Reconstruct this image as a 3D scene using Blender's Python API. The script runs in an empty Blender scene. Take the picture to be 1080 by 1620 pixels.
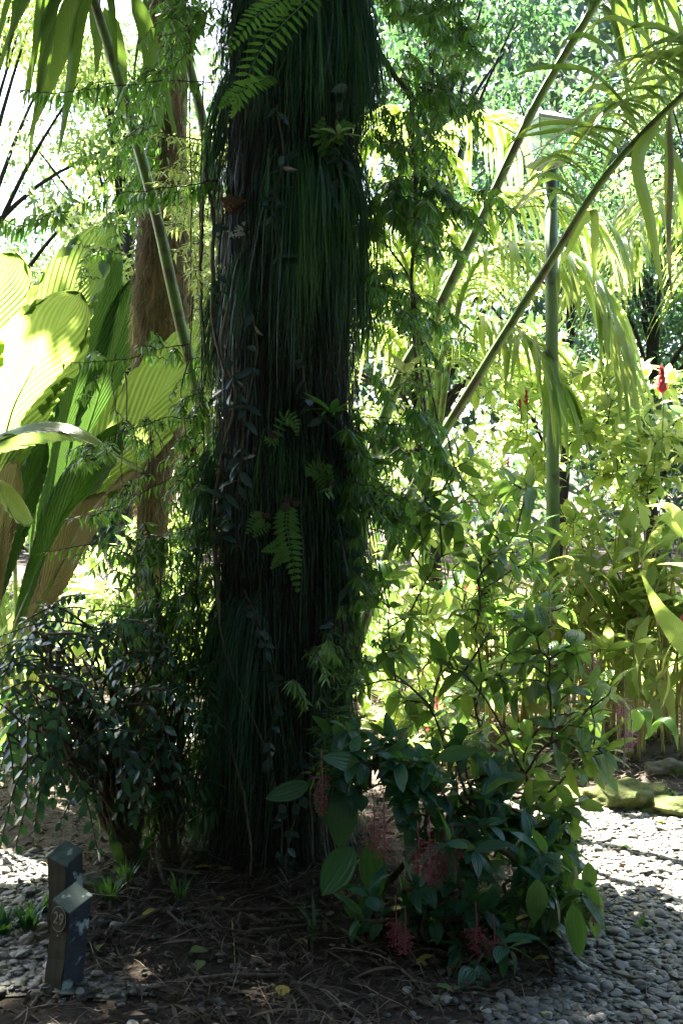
import bpy, math, random
import numpy as np
from mathutils import Vector, noise
random.seed(7)
R = np.random.default_rng(11)
PI = math.pi
C = bpy.context.scene.collection
F = 1575.0; CAMZ = 1.5
SUN_EL = math.radians(56); SUN_AZ = math.radians(-25)      # azimuth from +Y towards +X
S = np.array([math.sin(SUN_AZ)*math.cos(SUN_EL), math.cos(SUN_AZ)*math.cos(SUN_EL), math.sin(SUN_EL)])

def P(px, py, d):
    return np.array([(px-540)/F*d, d, CAMZ-(py-810)/F*d])
def G(px, py):
    d = CAMZ*F/(py-810.0)
    return np.array([(px-540)/F*d, d, 0.0])
def nrm(v):
    return v/np.maximum(np.linalg.norm(v, axis=-1, keepdims=True), 1e-9)

# ------------------------------------------------------------------ materials
def new_mat(name):
    m = bpy.data.materials.new(name); m.use_nodes = True
    nt = m.node_tree; nt.nodes.clear()
    return m, nt, nt.nodes.new, nt.links.new
def ramp(N, stops):
    r = N('ShaderNodeValToRGB'); e = r.color_ramp.elements
    e[0].position, e[0].color = stops[0][0], (*stops[0][1], 1)
    e[1].position, e[1].color = stops[-1][0], (*stops[-1][1], 1)
    for p, c in stops[1:-1]:
        k = e.new(p); k.color = (*c, 1)
    return r
def leaf_mat(name, dark, light, trans, tfac=.45, rough=.35, veins=0, vein_mode='par', spec=.5, spots=.0):
    """leaf: colour varies from leaf to leaf (luv.z) and along a slow noise; veins as bump and tint"""
    m, nt, N, L = new_mat(name)
    out = N('ShaderNodeOutputMaterial'); bs = N('ShaderNodeBsdfPrincipled'); tr = N('ShaderNodeBsdfTranslucent'); mx = N('ShaderNodeMixShader')
    at = N('ShaderNodeAttribute'); at.attribute_name = 'luv'
    sp = N('ShaderNodeSeparateXYZ'); L(at.outputs['Vector'], sp.inputs[0])
    tc = N('ShaderNodeTexCoord'); no = N('ShaderNodeTexNoise'); no.inputs['Scale'].default_value = 9; no.inputs['Detail'].default_value = 3
    L(tc.outputs['Object'], no.inputs['Vector'])
    ad = N('ShaderNodeMath'); ad.operation = 'MULTIPLY_ADD'; L(no.outputs['Fac'], ad.inputs[0]); ad.inputs[1].default_value = .7; 
    sb = N('ShaderNodeMath'); sb.operation = 'SUBTRACT'; L(sp.outputs['Z'], sb.inputs[0]); sb.inputs[1].default_value = .35
    L(sb.outputs[0], ad.inputs[2])
    r = ramp(N, [(0, dark), (.55, tuple((a+b)/2 for a, b in zip(dark, light))), (1, light)]); L(ad.outputs[0], r.inputs[0])
    col = r.outputs[0]
    trc = N('ShaderNodeMix'); trc.data_type = 'RGBA'; trc.inputs[6].default_value = (*trans, 1); trc.inputs[7].default_value = (trans[0]*.45, trans[1]*.6, trans[2]*.5, 1)
    L(ad.outputs[0], trc.inputs[0]); tcol = trc.outputs[2]
    if veins:
        wv = N('ShaderNodeMath'); wv.operation = 'MULTIPLY'
        if vein_mode == 'par':
            L(sp.outputs['X'], wv.inputs[0]); wv.inputs[1].default_value = veins*PI
            src = wv.outputs[0]
        else:   # pinnate: oblique stripes from the midrib
            ab = N('ShaderNodeMath'); ab.operation = 'ABSOLUTE'; L(sp.outputs['X'], ab.inputs[0])
            m2 = N('ShaderNodeMath'); m2.operation = 'MULTIPLY_ADD'; L(ab.outputs[0], m2.inputs[0]); m2.inputs[1].default_value = -.25; L(sp.outputs['Y'], m2.inputs[2])
            L(m2.outputs[0], wv.inputs[0]); wv.inputs[1].default_value = veins*PI*2; src = wv.outputs[0]
        co = N('ShaderNodeMath'); co.operation = 'COSINE'; L(src, co.inputs[0])
        ab2 = N('ShaderNodeMath'); ab2.operation = 'ABSOLUTE'; L(co.outputs[0], ab2.inputs[0])
        pw = N('ShaderNodeMath'); pw.operation = 'POWER'; L(ab2.outputs[0], pw.inputs[0]); pw.inputs[1].default_value = 8 if vein_mode == 'par' else 3
        bp = N('ShaderNodeBump'); bp.inputs['Strength'].default_value = .5; bp.inputs['Distance'].default_value = .004; bp.invert = True
        L(pw.outputs[0], bp.inputs['Height']); L(bp.outputs[0], bs.inputs['Normal'])
        mm = N('ShaderNodeMix'); mm.data_type = 'RGBA'; mm.blend_type = 'MIX'
        mf = N('ShaderNodeMath'); mf.operation = 'MULTIPLY'; L(pw.outputs[0], mf.inputs[0]); mf.inputs[1].default_value = .35
        L(mf.outputs[0], mm.inputs[0]); L(col, mm.inputs[6]); mm.inputs[7].default_value = (min(1, light[0]*1.6), min(1, light[1]*1.5), light[2]*1.3, 1)
        col = mm.outputs[2]
        t2 = N('ShaderNodeMix'); t2.data_type = 'RGBA'; L(mf.outputs[0], t2.inputs[0]); L(tcol, t2.inputs[6]); t2.inputs[7].default_value = (trans[0]*.4, trans[1]*.5, trans[2]*.4, 1)
        tcol = t2.outputs[2]
    if spots:
        n2 = N('ShaderNodeTexNoise'); n2.inputs['Scale'].default_value = 38; L(tc.outputs['Object'], n2.inputs['Vector'])
        gt = ramp(N, [(.62, (0, 0, 0)), (.68, (1, 1, 1))]); L(n2.outputs['Fac'], gt.inputs[0])
        mf = N('ShaderNodeMath'); mf.operation = 'MULTIPLY'; L(gt.outputs[0], mf.inputs[0]); mf.inputs[1].default_value = spots
        mm = N('ShaderNodeMix'); mm.data_type = 'RGBA'; L(mf.outputs[0], mm.inputs[0]); L(col, mm.inputs[6]); mm.inputs[7].default_value = (.13, .09, .03, 1); col = mm.outputs[2]
    L(col, bs.inputs['Base Color']); bs.inputs['Roughness'].default_value = rough; bs.inputs['Specular IOR Level'].default_value = spec
    L(tcol, tr.inputs['Color']); mx.inputs[0].default_value = tfac
    L(bs.outputs[0], mx.inputs[1]); L(tr.outputs[0], mx.inputs[2]); L(mx.outputs[0], out.inputs[0])
    return m
def solid_mat(name, stops, scale=8, rough=.8, bump=.5, dist=.01, stretch=(1, 1, 1), detail=6, spec=.3, extra=None):
    m, nt, N, L = new_mat(name)
    out = N('ShaderNodeOutputMaterial'); bs = N('ShaderNodeBsdfPrincipled')
    tc = N('ShaderNodeTexCoord'); mp = N('ShaderNodeMapping'); mp.inputs['Scale'].default_value = stretch
    no = N('ShaderNodeTexNoise'); no.inputs['Scale'].default_value = scale; no.inputs['Detail'].default_value = detail; no.inputs['Roughness'].default_value = .65
    L(tc.outputs['Object'], mp.inputs[0]); L(mp.outputs[0], no.inputs['Vector'])
    r = ramp(N, stops); L(no.outputs['Fac'], r.inputs[0])
    col = r.outputs[0]
    if extra:     # (scale, threshold, colour): patches of moss / lichen / stain
        n2 = N('ShaderNodeTexNoise'); n2.inputs['Scale'].default_value = extra[0]; n2.inputs['Detail'].default_value = 4; L(tc.outputs['Object'], n2.inputs['Vector'])
        g = ramp(N, [(extra[1], (0, 0, 0)), (extra[1]+.05, (1, 1, 1))]); L(n2.outputs['Fac'], g.inputs[0])
        mm = N('ShaderNodeMix'); mm.data_type = 'RGBA'; L(g.outputs[0], mm.inputs[0]); L(col, mm.inputs[6]); mm.inputs[7].default_value = (*extra[2], 1); col = mm.outputs[2]
    L(col, bs.inputs['Base Color']); bs.inputs['Roughness'].default_value = rough; bs.inputs['Specular IOR Level'].default_value = spec
    if bump:
        b = N('ShaderNodeBump'); b.inputs['Strength'].default_value = bump; b.inputs['Distance'].default_value = dist
        L(no.outputs['Fac'], b.inputs['Height']); L(b.outputs[0], bs.inputs['Normal'])
    L(bs.outputs[0], out.inputs[0])
    return m
def pebble_mat(name):
    m, nt, N, L = new_mat(name)
    out = N('ShaderNodeOutputMaterial'); bs = N('ShaderNodeBsdfPrincipled')
    oi = N('ShaderNodeObjectInfo'); at = N('ShaderNodeAttribute'); at.attribute_name = 'luv'; sp = N('ShaderNodeSeparateXYZ'); L(at.outputs['Vector'], sp.inputs[0])
    ad = N('ShaderNodeMath'); ad.operation = 'ADD'; L(oi.outputs['Random'], ad.inputs[0]); L(sp.outputs['Z'], ad.inputs[1])
    fr = N('ShaderNodeMath'); fr.operation = 'FRACT'; L(ad.outputs[0], fr.inputs[0])
    r = ramp(N, [(0, (.05, .06, .062)), (.35, (.11, .118, .108)), (.6, (.175, .175, .15)), (.8, (.14, .12, .08)), (.93, (.23, .23, .20)), (1, (.38, .37, .33))])
    L(fr.outputs[0], r.inputs[0])
    tc = N('ShaderNodeTexCoord'); no = N('ShaderNodeTexNoise'); no.inputs['Scale'].default_value = 60; no.inputs['Detail'].default_value = 5; L(tc.outputs['Object'], no.inputs['Vector'])
    mm = N('ShaderNodeMix'); mm.data_type = 'RGBA'; mm.blend_type = 'MULTIPLY'; mm.inputs[0].default_value = .6
    r2 = ramp(N, [(.3, (.5, .5, .5)), (.7, (1.1, 1.1, 1.1))]); L(no.outputs['Fac'], r2.inputs[0]); L(r.outputs[0], mm.inputs[6]); L(r2.outputs[0], mm.inputs[7])
    L(mm.outputs[2], bs.inputs['Base Color']); bs.inputs['Roughness'].default_value = .62
    b = N('ShaderNodeBump'); b.inputs['Strength'].default_value = .3; b.inputs['Distance'].default_value = .003; L(no.outputs['Fac'], b.inputs['Height']); L(b.outputs[0], bs.inputs['Normal'])
    L(bs.outputs[0], out.inputs[0])
    return m

M = {}
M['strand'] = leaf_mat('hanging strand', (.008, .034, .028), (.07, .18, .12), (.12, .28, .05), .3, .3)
M['strandg'] = leaf_mat('brighter hanging strand', (.02, .07, .03), (.11, .26, .08), (.20, .42, .06), .38, .28)  # brighter green copy of the strand colour
M['vine'] = leaf_mat('vine leaf', (.02, .05, .045), (.05, .09, .085), (.05, .12, .04), .15, .28)
M['fern'] = leaf_mat('sword fern', (.06, .17, .03), (.13, .30, .05), (.22, .45, .06), .4, .45)
M['narrow'] = leaf_mat('narrow leaf', (.025, .085, .035), (.06, .15, .05), (.25, .48, .06), .45, .3)
M['shrubdark'] = leaf_mat('glossy dark leaflet', (.02, .065, .055), (.05, .12, .095), (.10, .25, .05), .28, .2)
M['medi'] = leaf_mat('ribbed oval leaf', (.02, .085, .065), (.05, .16, .105), (.20, .40, .05), .32, .27, veins=2.5, spots=.35)
M['medi_l'] = leaf_mat('backlit ribbed leaf', (.03, .10, .035), (.07, .17, .05), (.32, .50, .08), .42, .25, veins=2.5, spots=.5)  # lighter copy of the ribbed leaf, backlight put into its colour
M['bright'] = leaf_mat('bright leaf', (.06, .15, .035), (.13, .26, .06), (.76, .82, .26), .57, .2, spots=.3)
M['canelf'] = leaf_mat('cane leaf', (.05, .12, .03), (.14, .22, .05), (.65, .72, .16), .55, .3, veins=12, vein_mode='pin')
M['yellow'] = leaf_mat('yellowing leaf', (.35, .28, .05), (.5, .42, .10), (.6, .5, .1), .4, .5)
M['palm'] = leaf_mat('palm leaflet', (.05, .13, .03), (.11, .22, .05), (.74, .82, .22), .52, .24, veins=5)
M['palm_shade'] = leaf_mat('green palm leaflet', (.03, .09, .035), (.07, .15, .045), (.22, .34, .05), .36, .3, veins=5)  # darker copy, shade on the left fronds put into the colour
M['palm_lit'] = leaf_mat('mid green palm leaflet', (.045, .12, .03), (.10, .20, .05), (.40, .52, .09), .45, .28, veins=5)  # lighter copy, sunlight on the right frond put into the colour
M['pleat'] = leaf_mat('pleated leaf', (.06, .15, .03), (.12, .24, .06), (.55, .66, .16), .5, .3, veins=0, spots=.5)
M['pleatg'] = leaf_mat('sheen toned pleated leaf', (.08, .16, .07), (.14, .24, .10), (.45, .58, .14), .35, .28)  # bluish sheen of the sunlit leaf tops painted in as paler colour
M['pleatd'] = leaf_mat('dark shaded pleated leaf', (.03, .09, .03), (.06, .14, .04), (.10, .19, .035), .28, .33)  # dark green leaves; the tone also paints shade on those behind
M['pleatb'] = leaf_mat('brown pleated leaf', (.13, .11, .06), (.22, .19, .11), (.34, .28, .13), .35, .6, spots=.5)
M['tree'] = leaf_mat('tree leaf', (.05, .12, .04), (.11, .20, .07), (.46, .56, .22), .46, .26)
M['treeshade'] = leaf_mat('shade toned tree leaf', (.02, .06, .035), (.05, .11, .05), (.12, .25, .08), .35, .33)  # darker copy of the tree leaf, background shade put into its colour
M['farw'] = leaf_mat('shade toned far leaf', (.008, .032, .030), (.04, .085, .055), (.15, .24, .11), .3, .3)  # shadows in the far foliage are put into this dark colour
M['canopy'] = leaf_mat('canopy leaf', (.018, .045, .022), (.04, .075, .035), (.08, .14, .04), .07, .4)
M['bract'] = leaf_mat('red bract', (.30, .015, .025), (.55, .06, .08), (.6, .10, .12), .35, .35)
M['dry'] = leaf_mat('dry leaf', (.025, .016, .010), (.10, .068, .042), (.07, .04, .02), .12, .75)
M['dryy'] = leaf_mat('fallen yellow leaf', (.30, .24, .04), (.45, .36, .07), (.3, .25, .04), .2, .55)
M['dryg'] = leaf_mat('fallen green leaf', (.10, .17, .05), (.2, .26, .09), (.2, .25, .05), .2, .5)
M['bark'] = solid_mat('host bark', [(.3, (.010, .008, .006)), (.55, (.022, .017, .013)), (.8, (.045, .036, .028))], 14, .9, .9, .03, (1, 1, .25))
M['liana'] = solid_mat('liana bark', [(.3, (.07, .055, .04)), (.7, (.20, .165, .13))], 30, .85, .6, .006, (1, 1, .3))
M['fibre'] = solid_mat('fibrous trunk', [(.3, (.09, .06, .028)), (.6, (.23, .165, .085)), (.8, (.38, .30, .17))], 20, .9, .8, .02, (1, 1, .15))
M['fibreh'] = leaf_mat('fibre hair', (.10, .07, .035), (.44, .35, .20), (.35, .26, .14), .25, .7)
M['stem'] = solid_mat('brown stem', [(.3, (.04, .03, .02)), (.7, (.12, .09, .06))], 40, .8, .4, .003)
M['rootb'] = leaf_mat('rootlet', (.006, .007, .005), (.034, .034, .026), (.03, .02, .01), .05, .8)
M['gstem'] = solid_mat('green stem', [(.3, (.09, .17, .035)), (.7, (.17, .26, .06))], 10, .42, .15, .003, (1, 1, .3), spec=.5, extra=(9, .54, (.10, .10, .04)))
M['cane'] = solid_mat('yellow cane', [(.3, (.26, .25, .08)), (.7, (.50, .42, .20))], 12, .5, .2, .003, (1, 1, .3))
M['pink'] = solid_mat('pink stalk', [(.3, (.24, .03, .055)), (.7, (.40, .11, .13))], 40, .4, 0)
M['pale'] = solid_mat('pale bud', [(.3, (.42, .28, .24)), (.7, (.60, .45, .38))], 40, .4, 0)
M['magenta'] = solid_mat('magenta bud', [(.3, (.40, .05, .25)), (.7, (.55, .14, .38))], 40, .4, 0)
M['soil'] = solid_mat('soil', [(.3, (.022, .016, .011)), (.55, (.05, .038, .027)), (.8, (.10, .078, .055))], 22, .95, .9, .02)
M['grit'] = solid_mat('path grit', [(.3, (.09, .085, .07)), (.6, (.19, .18, .15)), (.8, (.32, .31, .27))], 70, .95, .9, .01)
M['moss'] = solid_mat('mossy stone', [(.3, (.045, .06, .018)), (.6, (.11, .13, .04)), (.8, (.17, .17, .07))], 26, .95, .9, .015, extra=(7, .60, (.16, .15, .12)))
M['stone'] = solid_mat('grey stone', [(.3, (.07, .065, .05)), (.7, (.18, .165, .13))], 12, .9, .7, .01, extra=(6, .55, (.09, .11, .04)))
M['post'] = solid_mat('weathered post', [(.3, (.035, .032, .018)), (.6, (.065, .06, .036)), (.8, (.11, .10, .065))], 26, .8, .6, .006, (1, 1, .12))
M['postface'] = solid_mat('blue grey lichen face', [(.3, (.022, .026, .04)), (.7, (.055, .06, .085))], 20, .75, .5, .004, (1, 1, .4), extra=(13, .565, (.32, .42, .44)))
M['posttop'] = solid_mat('post top', [(.3, (.05, .08, .065)), (.7, (.10, .14, .12))], 30, .8, .5, .004, extra=(30, .62, (.3, .36, .33)))
M['paint'] = solid_mat('cream number paint', [(.3, (.22, .20, .13)), (.7, (.40, .37, .26))], 60, .6, .2, .001)
M['disc'] = solid_mat('dark disc', [(.3, (.03, .032, .022)), (.7, (.06, .06, .042))], 40, .6, .2, .001)
M['pole'] = solid_mat('green painted pole', [(.3, (.10, .17, .065)), (.7, (.16, .24, .10))], 6, .45, .1, .002, (1, 1, .3), extra=(7, .56, (.09, .11, .07)))
M['lampframe'] = solid_mat('pale lamp frame', [(.3, (.28, .32, .25)), (.7, (.38, .42, .34))], 10, .5, .1, .002)
M['pebble'] = pebble_mat('pebble')
def glass_mat():
    m, nt, N, L = new_mat('cloudy lantern panel')
    out = N('ShaderNodeOutputMaterial'); tr = N('ShaderNodeBsdfTransparent'); tr.inputs[0].default_value = (.84, .95, .90, 1); gl = N('ShaderNodeBsdfGlossy'); gl.inputs['Roughness'].default_value = .12; tl = N('ShaderNodeBsdfTranslucent'); tl.inputs[0].default_value = (.6, .8, .7, 1)
    m1 = N('ShaderNodeMixShader'); m1.inputs[0].default_value = .05; m2 = N('ShaderNodeMixShader'); m2.inputs[0].default_value = .10
    L(tr.outputs[0], m1.inputs[1]); L(tl.outputs[0], m1.inputs[2]); L(m1.outputs[0], m2.inputs[1]); L(gl.outputs[0], m2.inputs[2]); L(m2.outputs[0], out.inputs[0]); return m
M['glass'] = glass_mat()

# ------------------------------------------------------------------ mesh building
ORG = {}
class MB:
    def __init__(s): s.v = []; s.q = []; s.t = []; s.a = []; s.n = 0
    def add(s, v, quads=None, tris=None, luv=None):
        v = np.asarray(v, float).reshape(-1, 3)
        if luv is None: luv = np.tile([0, 0, R.random()], (len(v), 1))
        if quads is not None and len(quads): s.q.append(np.asarray(quads).reshape(-1, 4)+s.n)
        if tris is not None and len(tris): s.t.append(np.asarray(tris).reshape(-1, 3)+s.n)
        s.v.append(v); s.a.append(np.asarray(luv, float).reshape(-1, 3)); s.n += len(v)
    def build(s, name, mat, parent=None, smooth=True, loc=None):
        v = np.concatenate(s.v); a = np.concatenate(s.a)
        if parent is not None: off = np.array(ORG[parent.name]); o_loc = (0, 0, 0)
        else: off = np.array(loc if loc is not None else (0, 0, 0), float); o_loc = tuple(off)
        me = bpy.data.meshes.new(name); me.vertices.add(len(v)); me.vertices.foreach_set('co', (v-off).astype(np.float32).ravel())
        q = np.concatenate(s.q) if s.q else np.zeros((0, 4), int); t = np.concatenate(s.t) if s.t else np.zeros((0, 3), int)
        li = np.concatenate([q.ravel(), t.ravel()]).astype(np.int32)
        me.loops.add(len(li)); me.loops.foreach_set('vertex_index', li)
        me.polygons.add(len(q)+len(t))
        st = np.concatenate([np.arange(len(q))*4, len(q)*4+np.arange(len(t))*3]).astype(np.int32)
        me.polygons.foreach_set('loop_start', st)
        me.polygons.foreach_set('use_smooth', np.full(len(st), smooth))
        at = me.attributes.new('luv', 'FLOAT_VECTOR', 'POINT'); at.data.foreach_set('vector', a.astype(np.float32).ravel())
        me.update(calc_edges=True); me.validate()
        me.materials.append(mat)
        o = bpy.data.objects.new(name, me); C.objects.link(o); o.location = o_loc
        if parent is not None: o.parent = parent
        ORG[o.name] = off
        return o
def thing(name, label, cat, loc, group=None):
    o = bpy.data.objects.new(name, None); o.empty_display_size = .1; C.objects.link(o); o.location = tuple(map(float, loc)); ORG[o.name] = np.array(loc, float)
    return tag(o, label, cat, group)
def tag(o, label=None, cat=None, group=None, kind=None):
    if label: o['label'] = label
    if cat: o['category'] = cat
    if group: o['group'] = group
    if kind: o['kind'] = kind
    return o

def wprof(kind, v):
    if kind == 'oval': return np.sin(PI*np.clip(v, 0, 1)**.85)**.8
    if kind == 'lance': return np.sin(PI*np.clip(v, 0, 1)**.7)**1.0*(1-.25*v)
    if kind == 'strap': return np.clip(np.minimum(v*8, 1), 0, 1)*np.clip((1-v)*2.2, 0, 1)**.7
    if kind == 'drop': return np.sin(PI*np.clip(v, 0, 1)**.55)*(1-.2*v)
def leaves(mb, Pp, D, L, W, ns=3, fold=.2, curl=.25, prof='oval', roll=.4, up=(0, 0, 1), rnd=None, across=3):
    """N leaves: base points, directions, lengths, half widths"""
    Pp = np.atleast_2d(Pp); n = len(Pp)
    if not n: return
    D = nrm(np.broadcast_to(D, (n, 3)).astype(float)); L = np.broadcast_to(L, (n,)).astype(float); W = np.broadcast_to(W, (n,)).astype(float)
    U = nrm(np.broadcast_to(np.asarray(up, float), (n, 3)) + R.normal(0, roll, (n, 3)))
    Nn = nrm(U-(U*D).sum(1, keepdims=True)*D); Sd = np.cross(D, Nn)
    v = np.linspace(0, 1, ns+1); w = wprof(prof, v)
    us = np.array([-1, 0, 1.]) if across == 3 else np.array([-1, -.5, 0, .5, 1.])
    rn = R.random(n) if rnd is None else np.broadcast_to(rnd, (n,))
    cu = curl*(1+R.normal(0, .35, n))
    k = len(us)
    vv = v[None, :, None]; uu = us[None, None, :]; ww = w[None, :, None]*W[:, None, None]
    a = (vv*L[:, None, None])*(1-.12*np.abs(cu)[:, None, None]*vv)
    b = uu*ww
    wav = np.sin(vv*9+rn[:, None, None]*20)*.06*ww*np.abs(uu)
    c = fold*np.abs(uu)*ww - cu[:, None, None]*vv**2*L[:, None, None] + wav
    pts = Pp[:, None, None, :]+a[..., None]*D[:, None, None, :]+b[..., None]*Sd[:, None, None, :]+c[..., None]*Nn[:, None, None, :]
    m = (ns+1)*k
    luv = np.stack([np.broadcast_to(uu, a.shape[:1]+(ns+1, k)), np.broadcast_to(vv, a.shape[:1]+(ns+1, k)), np.broadcast_to(rn[:, None, None], a.shape[:1]+(ns+1, k))], -1)
    i = np.arange(ns)[:, None]*k+np.arange(k-1)[None, :]
    q = np.stack([i, i+1, i+1+k, i+k], -1).reshape(-1, 4)
    Q = (q[None]+(np.arange(n)*m)[:, None, None]).reshape(-1, 4)
    mb.add(pts.reshape(-1, 3), Q, luv=luv.reshape(-1, 3))
def straps(mb, path, Sd, W, prof='strap', fold=0., rnd=None):
    """path (N,K,3) centre lines, Sd (N,3) or (N,K,3) side vectors, W (N,) half widths"""
    n, K, _ = path.shape
    if Sd.ndim == 2: Sd = np.repeat(Sd[:, None], K, 1)
    v = np.linspace(0, 1, K); w = wprof(prof, v)[None, :]*np.broadcast_to(W, (n,))[:, None]
    rn = R.random(n) if rnd is None else np.broadcast_to(rnd, (n,))
    tan = nrm(np.gradient(path, axis=1)); nn = nrm(np.cross(Sd, tan))
    us = [-1, 0, 1] if fold else [-1, 1]; k = len(us)
    pts = np.stack([path+u*w[..., None]*Sd+abs(u)*fold*w[..., None]*nn for u in us], 2)
    luv = np.stack([np.broadcast_to(np.array(us, float)[None, None], (n, K, k)), np.broadcast_to(v[None, :, None], (n, K, k)), np.broadcast_to(rn[:, None, None], (n, K, k))], -1)
    i = np.arange(K-1)[:, None]*k+np.arange(k-1)[None, :]
    q = np.stack([i, i+1, i+1+k, i+k], -1).reshape(-1, 4)
    Q = (q[None]+(np.arange(n)*K*k)[:, None, None]).reshape(-1, 4)
    mb.add(pts.reshape(-1, 3), Q, luv=luv.reshape(-1, 3))
def smoothpath(pts, n=16):
    """Catmull-Rom through the points"""
    p = [np.asarray(a, float) for a in pts]
    if len(p) == 2: return np.array([p[0]+(p[1]-p[0])*t for t in np.linspace(0, 1, n)])
    p = [2*p[0]-p[1]]+p+[2*p[-1]-p[-2]]; m = len(p)-3; out = []
    for t in np.linspace(0, m-1e-6, n):
        i = int(t); f = t-i; a, b, c, d = p[i:i+4]
        out.append(.5*((2*b)+(-a+c)*f+(2*a-5*b+4*c-d)*f*f+(-a+3*b-3*c+d)*f**3))
    return np.array(out)
def tube(mb, pts, rad, sides=6, rough=0.):
    pts = np.asarray(pts, float); K = len(pts); rad = np.broadcast_to(rad, (K,))
    tan = nrm(np.gradient(pts, axis=0)); ref = np.array([.31, .17, .93]) if abs(tan[0][2]) < .8 else np.array([.95, .2, .1])
    V = []
    for i in range(K):
        ref = nrm(ref-np.dot(ref, tan[i])*tan[i]); b = np.cross(tan[i], ref)
        a = np.arange(sides)*2*PI/sides; r = rad[i]*(1+rough*R.normal(0, 1, sides))
        V.append(pts[i]+np.cos(a)[:, None]*r[:, None]*ref+np.sin(a)[:, None]*r[:, None]*b)
    V = np.concatenate(V); i = np.arange(K-1)[:, None]*sides; j = np.arange(sides)[None]; j2 = (j+1) % sides
    q = np.stack([i+j, i+j2, i+sides+j2, i+sides+j], -1).reshape(-1, 4)
    rr = R.random(); V = np.concatenate([V, pts[:1], pts[-1:]]); e = K*sides
    t = [[e, (k+1) % sides, k] for k in range(sides)]+[[e+1, (K-1)*sides+k, (K-1)*sides+(k+1) % sides] for k in range(sides)]
    mb.add(V, q, t, luv=np.tile([0, 0, rr], (len(V), 1)))
_ico = {}
def ico(sub):
    if sub not in _ico:
        import bmesh
        b = bmesh.new(); bmesh.ops.create_icosphere(b, subdivisions=sub, radius=1); b.verts.ensure_lookup_table()
        _ico[sub] = (np.array([v.co[:] for v in b.verts]), np.array([[v.index for v in f.verts] for f in b.faces])); b.free()
    return _ico[sub]
def blob(mb, c, r, sub=1, jit=0., seed=None, rnd=None):
    v, t = ico(sub); v = v.copy()
    if jit:
        o = Vector(R.random(3)*50)
        k = np.array([noise.noise(Vector(a)*1.3+o)+.4*noise.noise(Vector(a)*3+o) for a in v]); v *= (1+jit*k)[:, None]
    mb.add(np.asarray(c)+v*np.asarray(r), None, t, luv=np.tile([0, 0, R.random() if rnd is None else rnd], (len(v), 1)))
def fr2(x, y, s=1.): return noise.noise(Vector((x*s, y*s, 3.7)))

# ------------------------------------------------------------------ terrain
BED = (-.12, 4.6, 1.10, 1.80)
def in_bed(x, y):
    r = math.hypot((x-BED[0])/BED[2], (y-BED[1])/BED[3])+.16*fr2(x, y, 1.7)
    return r
def gz(x, y):
    r = math.hypot(x+.26, (y-4.25))
    h = .13*math.exp(-(r/.85)**2)+.02*fr2(x, y, 1.3)
    if y > 7: h += min((y-7)*.01, .5)
    return h
def GZ(px, py, lift=0.):
    g = G(px, py)
    for _ in range(3):
        d = (CAMZ-gz(g[0], g[1]))*F/(py-810.0); g = np.array([(px-540)/F*d, d, 0])
    return np.array([g[0], g[1], gz(g[0], g[1])+lift])
def sheet(name, xs, ys, mat, keep=None, lift=0.):
    X, Y = np.meshgrid(xs, ys); Z = np.vectorize(gz)(X, Y)+lift
    nx, ny = len(xs), len(ys); v = np.stack([X, Y, Z], -1).reshape(-1, 3)
    i = np.arange(ny-1)[:, None]*nx+np.arange(nx-1)[None]; q = np.stack([i, i+1, i+1+nx, i+nx], -1).reshape(-1, 4)
    if keep is not None:
        c = v[q].mean(1); q = q[np.array([keep(a[0], a[1]) for a in c])]
        used = np.unique(q); mp = -np.ones(len(v), int); mp[used] = np.arange(len(used)); v = v[used]; q = mp[q]
    mb = MB(); mb.add(v, q); o = mb.build(name, mat); tag(o, kind='structure'); return o
far = [12, 18, 30, 60, 150, 400]
sheet('ground', np.array([-a for a in far[::-1]]+list(np.linspace(-8, 8, 161))+far), np.array([-400, -100, -30, -8]+list(np.linspace(-3, 12, 151))+[16, 22, 30, 50, 100, 400]), M['soil'])
def on_path(x, y):
    if in_bed(x, y) < 1.0: return False
    if y < 3.02+.08*fr2(x, y, 3) and x < .48+.1*fr2(y, x, 3): return False
    right = x > -.1 and y < 5.12+.12*fr2(x, 1, 2)+.12*(x-1)
    left = x <= -.1 and (y < 4.3+.2*fr2(x, 2, 1.5) or (6.1 < y-.25*x < 8.2))
    return right or left
sheet('path', np.linspace(-4, 4.5, 171), np.linspace(2.0, 8.6, 133), M['grit'], on_path, .005)

# ------------------------------------------------------------------ the big host tree
def tr_c(z): return np.array([-.275+.022*z+.01*math.sin(z*2.1), 4.25])
def tr_r(z, th=0.):
    r = .275+.03*max(0, 1-z/1.0)**2*1.5-.006*z+.012*math.sin(3*th+z*1.1)+.012*math.sin(5*th-z*.7)
    if z < .25: r += .10*(1-z/.25)**2*(1+.3*math.sin(4*th))
    return r
host = thing('epiphyte_covered_tree', 'massive dark tree trunk in the centre, draped in hanging ferns and vines', 'tree', (-.275, 4.25, gz(-.275, 4.25)-.05))
mb = MB(); zs = np.linspace(-.1, 8.4, 150); K = 48; V = []
for z in zs:
    c = tr_c(z)
    for k in range(K):
        th = 2*PI*k/K
        r = tr_r(z, th)+.018*noise.noise(Vector((math.cos(th)*4, math.sin(th)*4, z*1.5)))+.008*noise.noise(Vector((math.cos(th)*14, math.sin(th)*14, z*5)))
        V.append([c[0]+r*math.cos(th), c[1]+r*math.sin(th), z])
i = np.arange(len(zs)-1)[:, None]*K; j = np.arange(K)[None]; j2 = (j+1) % K
mb.add(V, np.stack([i+j, i+j2, i+K+j2, i+K+j], -1).reshape(-1, 4)); mb.build('trunk', M['bark'], host)
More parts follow.
